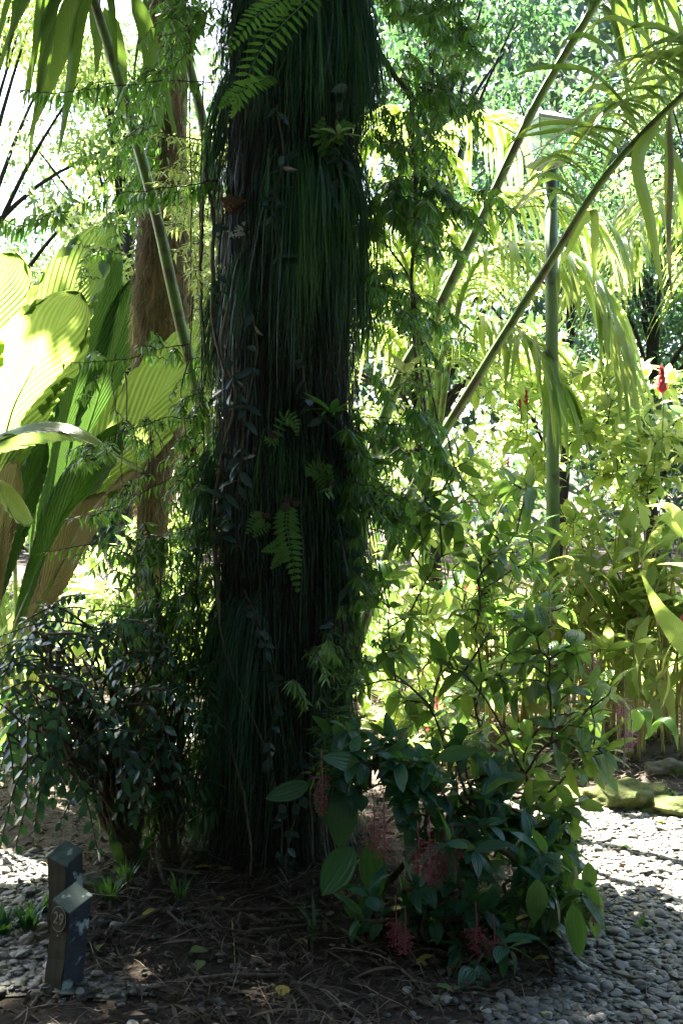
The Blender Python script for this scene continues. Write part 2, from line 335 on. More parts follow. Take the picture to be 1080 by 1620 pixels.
def trunk_pt(px, z, lift=0.):
    """the point on the camera side of the trunk seen at this pixel column"""
    c = tr_c(z); d = 4.0; x = (px-540)/F*d
    dx = np.clip((x-c[0])/(tr_r(z)+.0), -.98, .98); th = -math.acos(dx)
    r = tr_r(z, th)+lift
    return np.array([c[0]+r*math.cos(th), c[1]+r*math.sin(th), z]), np.array([math.cos(th), math.sin(th), 0.])
def ZP(py, d=4.0): return CAMZ-(py-810)/F*d
def rootlets(n, z0, z1, mat, w, name):
    mb = MB(); K = 7; z = R.uniform(z0, z1, n); th = R.uniform(-PI-.3, .3, n); L = R.uniform(.15, .7, n); pa = np.zeros((n, K, 3)); wob = R.normal(0, .05, n)
    for a in range(n):
        o = R.uniform(.0, .05)
        for k in range(K):
            t = k/(K-1); zz = max(z[a]-L[a]*t, .0); c = tr_c(zz); tt = th[a]+wob[a]*t+.02*math.sin(t*9+a); r = tr_r(zz, tt)+.008+o*math.sin(PI*min(1, t*.9))
            pa[a, k] = [c[0]+r*math.cos(tt), c[1]+r*math.sin(tt), zz]
    straps(mb, pa, nrm(np.stack([-np.sin(th), np.cos(th), 0*th], 1)+R.normal(0, .3, (n, 3))), R.uniform(.5, 1.6, n)*w, 'strap'); mb.build(name, M[mat], host)
rootlets(4200, .1, 3.9, 'rootb', .0018, 'rootlets')
rootlets(1800, .3, 3.9, 'strand', .0013, 'moss_strands')
# limbs and unseen crown above the frame, leaves placed to shape shade and sun gaps
mb = MB(); top = np.array([*tr_c(8.2), 8.2])
limb_ends = []
for k in range(11):
    a = k*2*PI/11+.3; L = R.uniform(3.5, 6.5)
    e = top+np.array([math.cos(a)*L, math.sin(a)*L, R.uniform(.2, 1.0)]); 
    st = np.array([*tr_c(7.2), 7.0+.1*k])
    p = smoothpath([st, (st+e)/2+[0, 0, .5], e], 10); tube(mb, p, np.linspace(.12, .03, 10), 6); limb_ends.append(e)
mb.build('limb', M['bark'], host)
def shaded(gx, gy):
    n = fr2(gx, gy, 1.1); n2 = fr2(gx+9, gy, 3.1); n3 = fr2(gx, gy+30, 6.5)
    if gy > 5.0+.5*n: return False
    if gx < -.98+.15*n2 and gy > 3.6+.15*n3: return False
    if gx < -.85+.2*n2 and gy > 4.1+.2*n2+.15*n3: return False
    if -3.2 < gx < -1.6+.2*n2 and 3.9+.2*n3 < gy: return False
    if gx > .72+.1*n2 and 3.5+.18*n2+.10*n3 < gy < 4.95+.25*n2: return False          # the sunlit stretch of pebble path
    if gx > 2.3+.3*n and gy > 3.2: return False
    if -1.75+.1*n3 < gx < -1.25+.1*n2 and 4.32+.1*n3 < gy < 4.72+.1*n2: return False   # the bright patch left of the posts
    if n2+.5*n3 > .62 and not(-3 < gx < 1.6 and 1.2 < gy < 4.6): return False         # sun flecks
    return True
mb = MB(); pts = []
n = 52000
gxs = R.uniform(-7, 6.5, n); gys = R.uniform(-9, 5.6, n); zz = R.uniform(7.3, 9.0, n)
for gx, gy, z in zip(gxs, gys, zz):
    if shaded(gx, gy): pts.append([gx+S[0]/S[2]*z, gy+S[1]/S[2]*z, z])
pts = np.array(pts); D = R.normal(0, 1, pts.shape); D[:, 2] *= .35
leaves(mb, pts, D, R.uniform(.18, .30, len(pts)), R.uniform(.05, .075, len(pts)), 2, prof='oval', roll=.35)
mb.build('crown', M['canopy'], host)

# ------------------------------------------------------------------ hanging strand ferns on the trunk
GR_S = 'curtains of thin hanging fern strands on the big trunk'
def strand_fern(label, px, hw, py0, py1, n, out=(.03, .12), jz=.12, lenv=.3, mat='strand', w=.0014, side_out=0.):
    side_out *= .6; n = int(n*1.35); wis = [(R.uniform(-1, 1), R.normal(0, .035), R.uniform(.35, 1.05), R.uniform(.0, 1.)) for _ in range(max(5, n//14))]
    mb = MB(); z0 = ZP(py0); z1 = ZP(py1); K = 9; paths = []; sd = []
    for _ in range(n):
        wx, wl, wL, wo = wis[R.integers(0, len(wis))]; x = px+wx*hw+R.normal(0, 2.5) if R.random() < .8 else px+R.uniform(-1, 1)*hw
        z = z0-abs(R.normal(0, jz)); p, nn = trunk_pt(x, z)
        L = (z-z1)*wL*R.uniform(.75, 1.08)*(1-lenv*.3)
        if L < .08: L = .08
        o = out[0]+(out[1]-out[0])*wo*R.uniform(.7, 1.2); t = np.linspace(0, 1, K)
        lat = np.array([wl+R.normal(0, .012)+side_out*R.random(), R.normal(0, .02), 0])
        e = 1-np.exp(-t*L*7)
        q = p[None]-nn*.02+nn*(o*e)[:, None]+lat*t[:, None]**.8*min(1.5, L*2)
        q[:, 2] += .03*np.sin(np.clip(t*L*10, 0, PI))-t*L
        q[:, 0] += R.uniform(.003, .02)*np.sin(t*R.uniform(2, 8)+R.random()*6)*t**.5+R.normal(0, .012)*t*t*3*min(1, L)+tr_c(z-L)[0]*t-tr_c(z)[0]*t
        paths.append(q); a = R.uniform(0, PI); sd.append([math.cos(a), math.sin(a)*.6, 0])
    straps(mb, np.array(paths), nrm(np.array(sd)), R.uniform(.5, 1.5, n)*w, 'strap')
    p0, _ = trunk_pt(px, z0)
    o = mb.build('hanging_fern', M[mat], loc=p0); tag(o, label, 'hanging fern', GR_S); return o
strand_fern('broad curtain of dark hanging strands at the very top of the big trunk', 465, 95, -110, 300, 620, lenv=.45)
strand_fern('hanging fern strands at the top right edge of the big trunk, beside the knotted vine', 560, 35, -90, 330, 300, side_out=.04)
strand_fern('tangled hanging strands at the top left edge of the big trunk', 358, 18, 60, 420, 150, side_out=-.04)
strand_fern('longest and thickest curtain of green strands, middle right of the big trunk', 500, 70, 200, 660, 420, out=(.05, .16))
strand_fern('brighter green strands mixed through the thick curtain at the middle right of the trunk', 520, 52, 210, 640, 230, out=(.08, .19), mat='strandg', w=.0017)
strand_fern('brighter green strands over the right half of the trunk top', 520, 60, -60, 330, 190, out=(.07, .15), mat='strandg', w=.0016)
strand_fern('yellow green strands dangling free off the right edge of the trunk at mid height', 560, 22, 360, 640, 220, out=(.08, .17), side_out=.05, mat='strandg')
strand_fern('teal strands on the left of the trunk just under the whitish lichen', 405, 35, 370, 590, 170, lenv=.3)
strand_fern('loose tangled strands hanging off the left edge of the trunk above its middle', 345, 14, 400, 720, 170, out=(.02, .12), side_out=-.10)
strand_fern('dense tuft of strands bulging from the left edge of the trunk at mid height', 338, 16, 660, 980, 260, out=(.05, .15), side_out=-.10)
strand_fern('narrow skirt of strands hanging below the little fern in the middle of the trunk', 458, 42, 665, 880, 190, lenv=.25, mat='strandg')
strand_fern('dark strands on the right side of the trunk above the drooping dark branchlets', 528, 26, 700, 1130, 200, side_out=.04)
strand_fern('long dark green curtain covering the lower left of the trunk', 372, 52, 925, 1380, 520, out=(.04, .14))
strand_fern('strands trailing to the litter at the left foot of the trunk', 338, 26, 1120, 1420, 260, out=(.04, .14), side_out=-.08)
strand_fern('sparse strands at the lower middle of the trunk right of the pale root', 445, 36, 1090, 1400, 170, out=(.02, .08))
strand_fern('thin strands behind the broad leaved shrub at the lower right of the trunk', 520, 28, 1010, 1360, 200, out=(.02, .08))

# ------------------------------------------------------------------ climbing vines with oval blue green leaves
def climbing_vine(label, pts, n, L=.075, W=.016, mat='vine'):
    t = []
    for px, py in pts:
        p, nn = trunk_pt(px, ZP(py), .085); t.append(p)
    path = smoothpath(t, 40); r = thing('climbing_vine', label, 'vine', path[-1], 'leafy vines climbing the big trunk')
    mb = MB(); tube(mb, path, .004, 5); mb.build('stem', M['stem'], r)
    mb = MB(); idx = np.sort(R.uniform(1, 38, n)); Pp = []; D = []
    for k, f in enumerate(idx):
        p = path[int(f)]; s = 1 if k % 2 else -1
        Pp.append(p+[0, -.012, 0]); D.append([s*R.uniform(.1, 1.1), -R.uniform(.1, .6), R.uniform(-1.1, .2)])
    leaves(mb, np.array(Pp), np.array(D), R.uniform(.5, 1.25, n)*L, R.uniform(.7, 1.2, n)*W, 4, prof='oval', up=(0, -.8, .6), roll=.6); mb.build('foliage', M[mat], r)
climbing_vine('vine with paired blue grey oval leaves, left of centre at mid trunk', [(395, 560), (390, 640), (378, 720), (380, 800), (372, 900)], 26)
climbing_vine('vine with bluish leaves just right of the trunk middle, under the long strands', [(415, 500), (420, 560), (408, 650), (402, 720), (398, 790)], 18)
climbing_vine('vine of small dark leaves running up the lower middle of the trunk', [(440, 1400), (446, 1290), (432, 1180), (440, 1090), (425, 1000), (405, 930)], 40, .05)
climbing_vine('vine with curled glossy leaves near the top right of the trunk', [(525, 130), (512, 200), (516, 270), (505, 350)], 16, .075, .016)
climbing_vine('short vine of broad leaves right of the middle of the trunk', [(470, 560), (482, 640), (520, 700), (530, 780)], 14, .06, .016)
climbing_vine('vine reaching sideways off the right edge of the trunk at its base', [(455, 1440), (452, 1330), (470, 1240), (468, 1180)], 24, .05)
climbing_vine('vine of narrow bluish leaves over the thick curtain at the upper middle', [(445, 180), (452, 260), (440, 340), (448, 430)], 20, .07, .012)
climbing_vine('vine with drooping leaves at the right edge of the trunk at waist height', [(520, 820), (528, 900), (510, 980), (515, 1060)], 22, .07, .015)
climbing_vine('dark vine on the upper left bark beside the rotten hollow', [(380, 330), (372, 420), (378, 500)], 10, .05)

# ------------------------------------------------------------------ sword ferns on the trunk
def sword_frond(mb, path, n, L, W, droop=.15, face=(0, -1, .2)):
    path = np.asarray(path); K = len(path); tan = nrm(np.gradient(path, axis=0)); f = nrm(np.array(face, float))
    Pp = []; D = []; Ls = []
    for k in range(n):
        t = (k+.5)/n; i = min(K-1, int(t*(K-1)+.5)); side = nrm(np.cross(tan[i], f))
        sc = math.sin(PI*min(1, (.12+t*.88))**.75)*.9+.12
        for s in (-1, 1):
            fi = t*(K-1); i0 = int(fi); i1 = min(K-1, i0+1); p = path[i0]*(1-(fi-i0))+path[i1]*(fi-i0)
            Pp.append(p); D.append(side*s+tan[i]*.28+np.array([0, 0, -droop])+R.normal(0, .05, 3)); Ls.append(L*sc)
    Ls = np.array(Ls); leaves(mb, np.array(Pp), np.array(D), Ls, np.full(len(Ls), W), 4, .12, .1, 'strap', .12, up=f)
def sword_fern(label, fronds, mat='fern'):
    base = P(*fronds[0][0][0]); r = thing('sword_fern', label, 'fern', base, 'sword ferns rooted on the big trunk')
    for pts, n, L, W in fronds:
        path = smoothpath([P(*a) for a in pts], 24)
        m1 = MB(); tube(m1, path, np.linspace(.0028, .001, 24), 4); sword_frond(m1, path, n, L, W); m1.build('frond', M[mat], r)
    m1 = MB()
    for _ in range(5): blob(m1, base+R.normal(0, .014, 3)+[0, .02, 0], R.uniform(.012, .024), 2, .5)
    m1.build('root_clump', M['stem'], r)
sword_fern('bright green sword fern drooping from the middle of the trunk, the clearest one', [
    ([(455, 800, 3.93), (453, 835, 3.86), (462, 880, 3.82), (471, 938, 3.84)], 17, .062, .0085),
    ([(452, 862, 3.9), (436, 866, 3.84), (414, 872, 3.82)], 10, .032, .006),
    ([(455, 868, 3.9), (443, 882, 3.84), (428, 900, 3.84)], 9, .03, .006)])
sword_fern('tiny curled fern frond on the trunk above the middle skirt of strands', [
    ([(438, 690, 3.93), (450, 660, 3.88), (466, 668, 3.86), (470, 690, 3.88)], 12, .035, .005),
    ([(440, 695, 3.93), (428, 700, 3.88), (418, 690, 3.87)], 7, .022, .004)])
sword_fern('small feathery fern frond at the right edge of the trunk at mid height', [
    ([(520, 765, 4.0), (500, 742, 3.93), (484, 752, 3.9)], 12, .05, .005), ([(522, 765, 4.0), (515, 745, 3.95), (525, 738, 3.92)], 9, .035, .005)])
sword_fern('small dull fern on the dark bark left of the bright fern', [
    ([(420, 815, 3.95), (405, 822, 3.9), (390, 845, 3.9)], 10, .04, .005), ([(424, 825, 3.95), (414, 836, 3.9), (400, 850, 3.9)], 8, .032, .004)])
sword_fern('large sword fern fronds arching off the upper left of the trunk near the top', [
    ([(520, -30, 3.9), (470, 15, 3.75), (415, 75, 3.65), (380, 150, 3.6), (365, 185, 3.68)], 26, .075, .0075),
    ([(500, -40, 3.9), (450, -5, 3.72), (400, 30, 3.6), (355, 90, 3.65)], 24, .07, .007),
    ([(430, 120, 3.95), (405, 130, 3.8), (370, 150, 3.7), (345, 172, 3.7)], 18, .055, .006)])
sword_fern('fern tuft at the right of the trunk under the top curtain of strands', [
    ([(520, 250, 4.0), (535, 205, 3.9), (560, 200, 3.86)], 9, .05, .009), ([(520, 250, 4.0), (505, 215, 3.9), (512, 185, 3.88)], 9, .045, .008)])

# ------------------------------------------------------------------ lianas and aerial roots
def liana(label, pts, r0, r1, name='liana', n=40, wob=.006, extra=None, cat='vine'):
    path = smoothpath([P(*a) if len(a) == 3 else trunk_pt(a[0], ZP(a[1]), .09)[0] for a in pts], n)
    path = path+np.cumsum(R.normal(0, wob*.35, path.shape), 0)*np.sin(np.linspace(0, PI, n))[:, None]
    mb = MB(); tube(mb, path, np.linspace(r0, r1, n)*(1+.12*R.normal(0, 1, n)), 6, .05)
    for (f, pts2, ra, rb) in extra or []:
        st = path[int(f*(n-1))]; p2 = smoothpath([st]+[P(*a) for a in pts2], 24); p2[1:] += np.cumsum(R.normal(0, .003, (23, 3)), 0); tube(mb, p2, np.linspace(ra, rb, 24), 5, .05)
    o = mb.build(name, M['liana'], loc=path[-1]); tag(o, label, cat, 'woody vines and roots around the big trunk'); return o
liana('pale thin root snaking down the lower middle of the trunk', [(362, 850), (372, 930), (382, 1010), (400, 1080), (420, 1140), (428, 1175)], .006, .004)
liana('brown forked root down the left front of the trunk', [(388, 480), (378, 560), (398, 620), (385, 700), (366, 800), (362, 870)], .007, .005)
liana('thin root hanging over the foot of the trunk at left', [(378, 1090), (390, 1180), (402, 1260), (408, 1350), (400, 1425)], .006, .004)
liana('grey twisted root beside the rotten hollow on the upper trunk', [(362, 250), (368, 330), (372, 420), (370, 520), (385, 600)], .010, .006)
liana('second root, running straight down the upper left bark edge', [(350, 200), (352, 330), (348, 440), (352, 560)], .008, .005)
liana('knotted woody vine hanging in the air right of the trunk', [(605, 88, 4.3), (622, 115, 4.3), (648, 150, 4.28), (655, 190, 4.3), (664, 260, 4.3), (668, 360, 4.3), (666, 440, 4.3), (672, 540, 4.3), (676, 620, 4.3), (692, 700, 4.3), (715, 760, 4.3)], .013, .005, n=60, wob=.008,
      extra=[(.1, [(600, 70, 4.3), (590, 30, 4.32), (580, -40, 4.35)], .013, .012), (.62, [(690, 640, 4.3), (712, 690, 4.3), (735, 760, 4.3), (770, 800, 4.3)], .006, .003), (.6, [(662, 640, 4.3), (668, 760, 4.3), (672, 900, 4.3), (668, 1060, 4.3)], .004, .002)])
liana('thinner dark vine slanting from the right trunk edge to the knotted vine', [(570, 330, 4.2), (592, 362, 4.2), (625, 410, 4.22), (650, 460, 4.24), (660, 540, 4.25), (672, 640, 4.25), (680, 700, 4.26)], .006, .004)
liana('bundle of brown aerial roots dangling over the big pleated leaves at left', [(235, 660, 4.3), (240, 700, 4.3), (238, 750, 4.3), (232, 800, 4.3)], .004, .002, 'aerial_roots',
      extra=[(.05, [(225+7*k, 700+8*(k % 3), 4.3), (222+6*k, 740+14*(k % 4), 4.3), (224+5*k, 770+24*(k % 3), 4.3)], .0025, .0012) for k in range(6)])
for k, (lab, pts) in enumerate([
    ('wispy root looping down left of the trunk beside the green palm stalk', [(305, 470, 4.2), (300, 560, 4.2), (285, 620, 4.2), (292, 700, 4.2), (280, 800, 4.2)]),
    ('long thin root hanging straight down close to the left edge of the trunk', [(322, 120, 4.2), (318, 300, 4.2), (316, 500, 4.2), (322, 700, 4.2), (326, 900, 4.2)]),
    ('fine root hanging from the upper leaf spray in front of the shaggy trunk', [(300, 40, 4.2), (302, 200, 4.2), (306, 360, 4.2), (300, 520, 4.2)]),
    ('short kinked twig in front of the large pale pleated leaf', [(183, 560, 4.2), (182, 620, 4.2), (188, 690, 4.2)]),
    ('thin curved root left of the long pale kinked twig', [(196, 560, 4.2), (202, 640, 4.2), (196, 720, 4.2), (194, 800, 4.2)])]):
    liana(lab, pts, .0035, .002, 'hanging_root')
# rotten hollow and lichen
p, nn = trunk_pt(388, ZP(320), .06); mb = MB(); [blob(mb, p+R.normal(0, .012, 3), np.array((.026, .012, .018))*R.uniform(.6, 1.2), 3, .9) for _ in range(6)]; tag(mb.build('bark_burl', solid_mat('raw brown wood', [(.3, (.10, .055, .03)), (.7, (.22, .13, .08))], 30, .9, .6, .01), loc=p), 'brown knob of raw wood on the upper left of the trunk', 'burl')
mb = MB()
for _ in range(34):
    q = p+[R.normal(.015, .018), -.02+R.normal(0, .006), -.12+R.normal(0, .016)]; blob(mb, q, np.array([.005, .003, .005])*R.uniform(.5, 1.4), 2, .9)
tag(mb.build('lichen_tuft', solid_mat('white lichen', [(.3, (.4, .44, .4)), (.7, (.65, .68, .62))], 30, .9, .3, .003), loc=p), 'small whitish lichen tuft under the brown knob on the trunk', 'lichen')

# ------------------------------------------------------------------ leafy sprays (narrow drooping leaflets)
def spray(label, stems, spacing=.016, L=.075, W=.0085, nj=.3, comb=False, mat='narrow', droop=.9, cat='epiphyte', group=None, name='leafy_spray', prof='lance', sr=.003, roll=.35, ang=.35, up=(0, -.3, 1)):
    if not comb: W = W*.68; L = L*.88; spacing = spacing*1.25
    base = P(*stems[0][0]); r = thing(name, label, cat, base, group)
    ms = MB(); ml = MB()
    for pts in stems:
        path = smoothpath([P(*a) for a in pts], 30); path[1:] += np.cumsum(R.normal(0, .0035, (29, 3)), 0); tube(ms, path, np.linspace(sr, sr*.45, 30), 4)
        seg = np.linalg.norm(np.diff(path, axis=0), axis=1).sum(); n = max(6, int(seg/spacing)); tan = nrm(np.gradient(path, axis=0))
        f = R.uniform(.5, 29, n) if n > 400 else np.linspace(1.5, 29, n); i0 = f.astype(int).clip(0, 28)
        Pp = path[i0]+(path[i0+1]-path[i0])*(f-i0)[:, None]; T = tan[i0]
        side = nrm(np.cross(T, np.array([0, 0, 1.]))+1e-6); sg = np.where(np.arange(n) % 2, 1, -1)[:, None]
        D = side*sg*.6+T*ang+np.array([0, 0, -droop])*R.uniform(.4, 1.9, (n, 1))+R.normal(0, nj, (n, 3))
        taper = .55+.45*np.sin(PI*np.clip(f/29, .1, .95))
        leaves(ml, Pp, D, L*taper*R.uniform(.75, 1.15, n), W*R.uniform(.8, 1.2, n), 3, .2, .15, prof, roll, up=up)
    ms.build('stem', M['stem'], r); ml.build('foliage', M[mat], r); return r
GS = 'leafy sprays reaching out from the big trunk'
def auto_twigs(main, n, length, fall=.35, dep=.12, rev=False):
    """side twigs in pixel space springing off a pixel polyline"""
    out = [main]; mp = smoothpath([np.array(a, float) for a in main], 50)
    for k in range(n):
        i = int(R.uniform(3, 48)); a = mp[i]+[R.normal(0, 9), R.normal(0, 22), R.normal(0, .08)]; t = mp[min(49, i+2)]-mp[max(0, i-2)]; s = 1 if R.random() < .5 else -1
        l = length*R.uniform(.5, 1.2); dx = np.sign(t[0]+1e-6)*l*R.uniform(.3, 1.); dy = s*l*R.uniform(.1, .6)+l*fall
        out.append([tuple(a), (a[0]+dx*.5, a[1]+dy*.35-4, a[2]+R.normal(0, dep)), (a[0]+dx, a[1]+dy, a[2]+R.normal(0, dep))])
    return out
spray('leafy spray of hanging leaflets reaching left across the green palm stalk, topmost on the left', [[(340, 130, 4.2), (260, 128, 4.1), (180, 132, 4.05), (90, 140, 4.0), (45, 142, 4.0)], [(180, 132, 4.05), (150, 125, 4.0), (120, 140, 4.0)]], .012, .10, .0085, comb=True, nj=.18, group=GS)
spray('long horizontal spray with comb like hanging leaflets crossing in front of the shaggy trunk', [[(345, 285, 4.15), (290, 290, 4.05), (240, 300, 4.0), (170, 312, 3.95), (85, 330, 3.9)], [(345, 285, 4.15), (270, 306, 4.1), (215, 316, 4.05)], [(80, 340, 4.0), (40, 350, 3.95), (0, 345, 3.9), (-20, 335, 3.9)], [(110, 335, 3.95), (75, 345, 3.92), (15, 352, 3.9)]], .011, .10, .009, comb=True, nj=.15, group=GS)
spray('small spray with starry leaves in front of the shady pleated leaf at left', auto_twigs([(205, 400, 4.3), (180, 395, 4.3), (150, 400, 4.25), (130, 395, 4.25)], 8, 40), .012, .06, .008, droop=.4, group=GS)
spray('drooping spray hanging in front of the big pale pleated leaf', auto_twigs([(300, 545, 4.3), (240, 560, 4.2), (170, 575, 4.15), (95, 572, 4.1)], 10, 40), .012, .07, .009, group=GS)
spray('bluish spray at the tip of the horizontal sunlit leaf', auto_twigs([(330, 660, 4.2), (290, 665, 4.1), (240, 675, 4.05), (180, 690, 4.0), (140, 712, 4.0)], 14, 42), .012, .07, .008, group=GS)
spray('spray of dark leaflets sticking out of the trunk above the second tree foot', auto_twigs([(340, 740, 4.2), (290, 745, 4.1), (240, 770, 4.05), (190, 800, 4.0), (145, 812, 4.0)], 12, 42), .012, .07, .008, group=GS)
spray('feathery dark spray arching left at hip height from the trunk', auto_twigs([(345, 830, 4.2), (300, 835, 4.1), (250, 860, 4.05), (200, 890, 4.0)], 12, 46), .011, .075, .007, group=GS)
spray('dense drooping spray above the dark glossy shrub at left', auto_twigs([(350, 930, 4.2), (300, 930, 4.1), (250, 955, 4.05), (205, 990, 4.0)], 14, 50), .011, .075, .008, group=GS)
spray('low feathery spray left of the foot of the trunk', auto_twigs([(345, 1060, 4.1), (300, 1050, 4.0), (255, 1070, 3.95), (200, 1100, 3.9)], 14, 52), .012, .07, .009, group=GS)
# big tangles at the top
spray('thick tangle of hanging leaflets between the green palm stalk and the top of the trunk', auto_twigs([(350, -20, 4.3), (320, 30, 4.4), (285, 70, 4.45), (250, 140, 4.5), (215, 240, 4.5)], 46, 70, .5, .3), .018, .085, .010, group=GS)
spray('light green narrow leaved tangle in front of the upper shaggy trunk', auto_twigs([(340, 180, 4.6), (310, 250, 4.6), (300, 330, 4.6), (310, 420, 4.6), (325, 520, 4.6)], 40, 60, .3, .25), .018, .085, .009, mat='bright', droop=.4, group=GS)
spray('dark leafy branches hanging before the upper part of the shaggy trunk', auto_twigs([(330, -30, 5.4), (290, 60, 5.5), (260, 150, 5.5), (240, 250, 5.5), (235, 330, 5.5)], 60, 80, .5, .2), .018, .10, .013, group=GS)
spray('pale starry twigs between the shaggy trunk and the green stalk base', auto_twigs([(330, 330, 5.2), (300, 350, 5.2), (310, 440, 5.2), (330, 560, 5.2)], 34, 60, .2, .2), .018, .09, .011, mat='bright', droop=.2, group=GS)
GR = 'leafy branches of the knotted vine right of the trunk'
spray('leafy branches crowding the top of the photo right of the trunk', auto_twigs([(590, -30, 4.4), (640, 10, 4.4), (690, 40, 4.4), (740, 70, 4.4)], 46, 62, .35, .3), .013, .085, .011, group=GR)
spray('leaf mass hanging around the knot of the woody vine', auto_twigs([(600, 110, 4.3), (650, 130, 4.35), (700, 150, 4.4), (740, 185, 4.4)], 38, 60, .5, .25), .013, .075, .010, group=GR)
spray('curtain of dark leaflets left of the woody vine below its knot', auto_twigs([(590, 215, 4.3), (620, 225, 4.3), (655, 235, 4.3), (700, 215, 4.35)], 34, 58, .6, .25), .013, .075, .010, group=GR)
spray('horizontal comb of hanging leaflets beside the trunk edge, above the slanting dark vine', auto_twigs([(560, 325, 4.3), (600, 318, 4.3), (650, 322, 4.3), (700, 330, 4.35)], 30, 50, .6, .25), .012, .08, .008, comb=True, nj=.15, group=GR)
spray('leaf spray crossing the far green palm stalk', auto_twigs([(640, 400, 4.4), (690, 360, 4.4), (740, 320, 4.4), (770, 315, 4.4)], 20, 60, .4, .25), .016, .075, .010, group=GR)
spray('twigs with narrow leaves right of the trunk under the slanting dark vine', auto_twigs([(580, 420, 4.3), (600, 460, 4.3), (640, 500, 4.3), (700, 520, 4.3)], 34, 66, .4, .3), .016, .075, .010, group=GR)
spray('comb of bluish hanging leaflets at mid height just above the bright palm stalk foot', auto_twigs([(530, 668, 4.1), (580, 662, 4.15), (640, 668, 4.15), (700, 690, 4.2)], 22, 56, .5, .25), .012, .08, .008, comb=True, nj=.15, group=GR)
spray('dark drooping twigs on the right trunk edge below the small feathery fern', auto_twigs([(520, 735, 4.1), (560, 760, 4.15), (600, 790, 4.2), (650, 800, 4.2)], 34, 66, .6, .25), .014, .08, .009, group=GR)
spray('dark branchlets curving out from the trunk above the broad leaved shrub', auto_twigs([(470, 1030, 4.0), (510, 1025, 3.95), (550, 1035, 3.95), (600, 1060, 4.0)], 18, 50, .5, .2), .013, .075, .008, group=GR)
spray('tuft of slender upright leaves at the trunk just above the pink flowers', auto_twigs([(500, 1230, 3.9), (505, 1190, 3.85), (520, 1150, 3.82), (530, 1110, 3.82)], 8, 40, -.3, .1), .014, .09, .010, droop=.0, group=GR)
spray('ragged dark leaflets bulging from the right trunk edge between hip and shoulder height', auto_twigs([(545, 640, 4.2), (560, 740, 4.2), (550, 850, 4.2), (560, 960, 4.2), (550, 1060, 4.2)], 60, 50, .5, .2), .015, .08, .010, group=GR)
spray('ragged leaflets along the left trunk edge from waist to shoulder height', auto_twigs([(330, 560, 4.2), (315, 680, 4.2), (310, 800, 4.2), (315, 940, 4.2), (310, 1060, 4.2)], 60, 50, .5, .2), .015, .08, .009, group=GS)
spray('leafy twigs threaded through the bright gap right of the woody vine', auto_twigs([(700, 560, 4.5), (660, 640, 4.5), (620, 720, 4.5), (600, 840, 4.5)], 16, 60, .3, .3), .018, .08, .011, mat='medi_l', droop=.5, group=GR)
# rosettes of strap leaves on the right edge (shiny, starry)
def rosette(label, px, py, d, n, L, W, mat='narrow', cat='epiphyte', group=None, up=.5, name='leaf_rosette', prof='lance', ns=5, curl=.35):
    c = P(px, py, d); mb = MB(); a = np.arange(n)*2.4+R.random()*6
    D = np.stack([np.cos(a), np.sin(a), np.full(n, up)+R.normal(0, .3, n)], 1)
    leaves(mb, np.tile(c, (n, 1))+nrm(D)*.008, D, L*R.uniform(.7, 1.1, n), np.full(n, W), ns, .25, curl, prof, .2)
    blob(mb, c, .012, 1); o = mb.build(name, M[mat], loc=c); tag(o, label, cat, group); return o
rosette('starry rosette of glossy leaves on the right trunk edge at mid height', 525, 655, 3.95, 12, .16, .018)
rosette('rosette of pale strap leaves on the upper right of the trunk', 535, 215, 3.9, 8, .11, .012, 'bright')
rosette('starry leaf tuft between the trunk and the woody vine, at chest height', 640, 592, 4.2, 9, .16, .022, 'bright')
rosette('leaf tuft with upswept leaves right of the trunk above the feathery fern', 590, 735, 4.2, 9, .17, .022)
rosette('starry green tuft in the shade at the foot of the second trunk', 255, 1115, 4.1, 9, .11, .012, 'bright', up=.3)

# ------------------------------------------------------------------ generic shrub / tree by growth towards targets
def scatter(regs):
    out = []
    for px, py, rx, ry, d, rd, n in regs:
        a = R.uniform(0, 2*PI, n); r = np.sqrt(R.random(n)); 
        for x, y, dd in zip(px+rx*r*np.cos(a), py+ry*r*np.sin(a), d+R.uniform(-rd, rd, n)): out.append(P(x, y, dd))
    return out
def grow(root, targets, rbase, parent, mat='stem', rise=.25, sides=5, back=.35, tip=.0025, wob=.015):
    """branches from the root to each target, each springing from the nearest older branch; returns (tip, dir)"""
    root = np.asarray(root, float); targets = sorted(targets, key=lambda t: np.linalg.norm(t-root)+R.normal(0, .1))
    nodes = np.array([root]); gen = np.array([0.]); mb = MB(); tips = []
    for t in targets:
        dd = np.linalg.norm(nodes-t, axis=1)+back*gen+.8*np.maximum(0, nodes[:, 2]-t[2])
        k = int(np.argmin(dd)); a = nodes[k]; L = np.linalg.norm(t-a)
        mid = (a+t)/2+np.array([R.normal(0, wob*3), R.normal(0, wob*3), rise*L*.5])
        n = 8; p = smoothpath([a, mid, t], n); p[1:-1] += R.normal(0, wob*L*.5, (n-2, 3))
        g0 = gen[k]; r0 = max(tip*1.4, rbase*math.exp(-1.1*g0)); tube(mb, p, np.linspace(r0, tip if len(nodes) > 60 else max(tip, r0*.45), n), sides)
        nodes = np.concatenate([nodes, p[2:]]); gen = np.concatenate([gen, g0+np.linspace(.25, 1, n-2)*max(L, .2)])
        tips.append((t, nrm(t-p[-3])))
    mb.build('branch', M[mat], parent); return tips
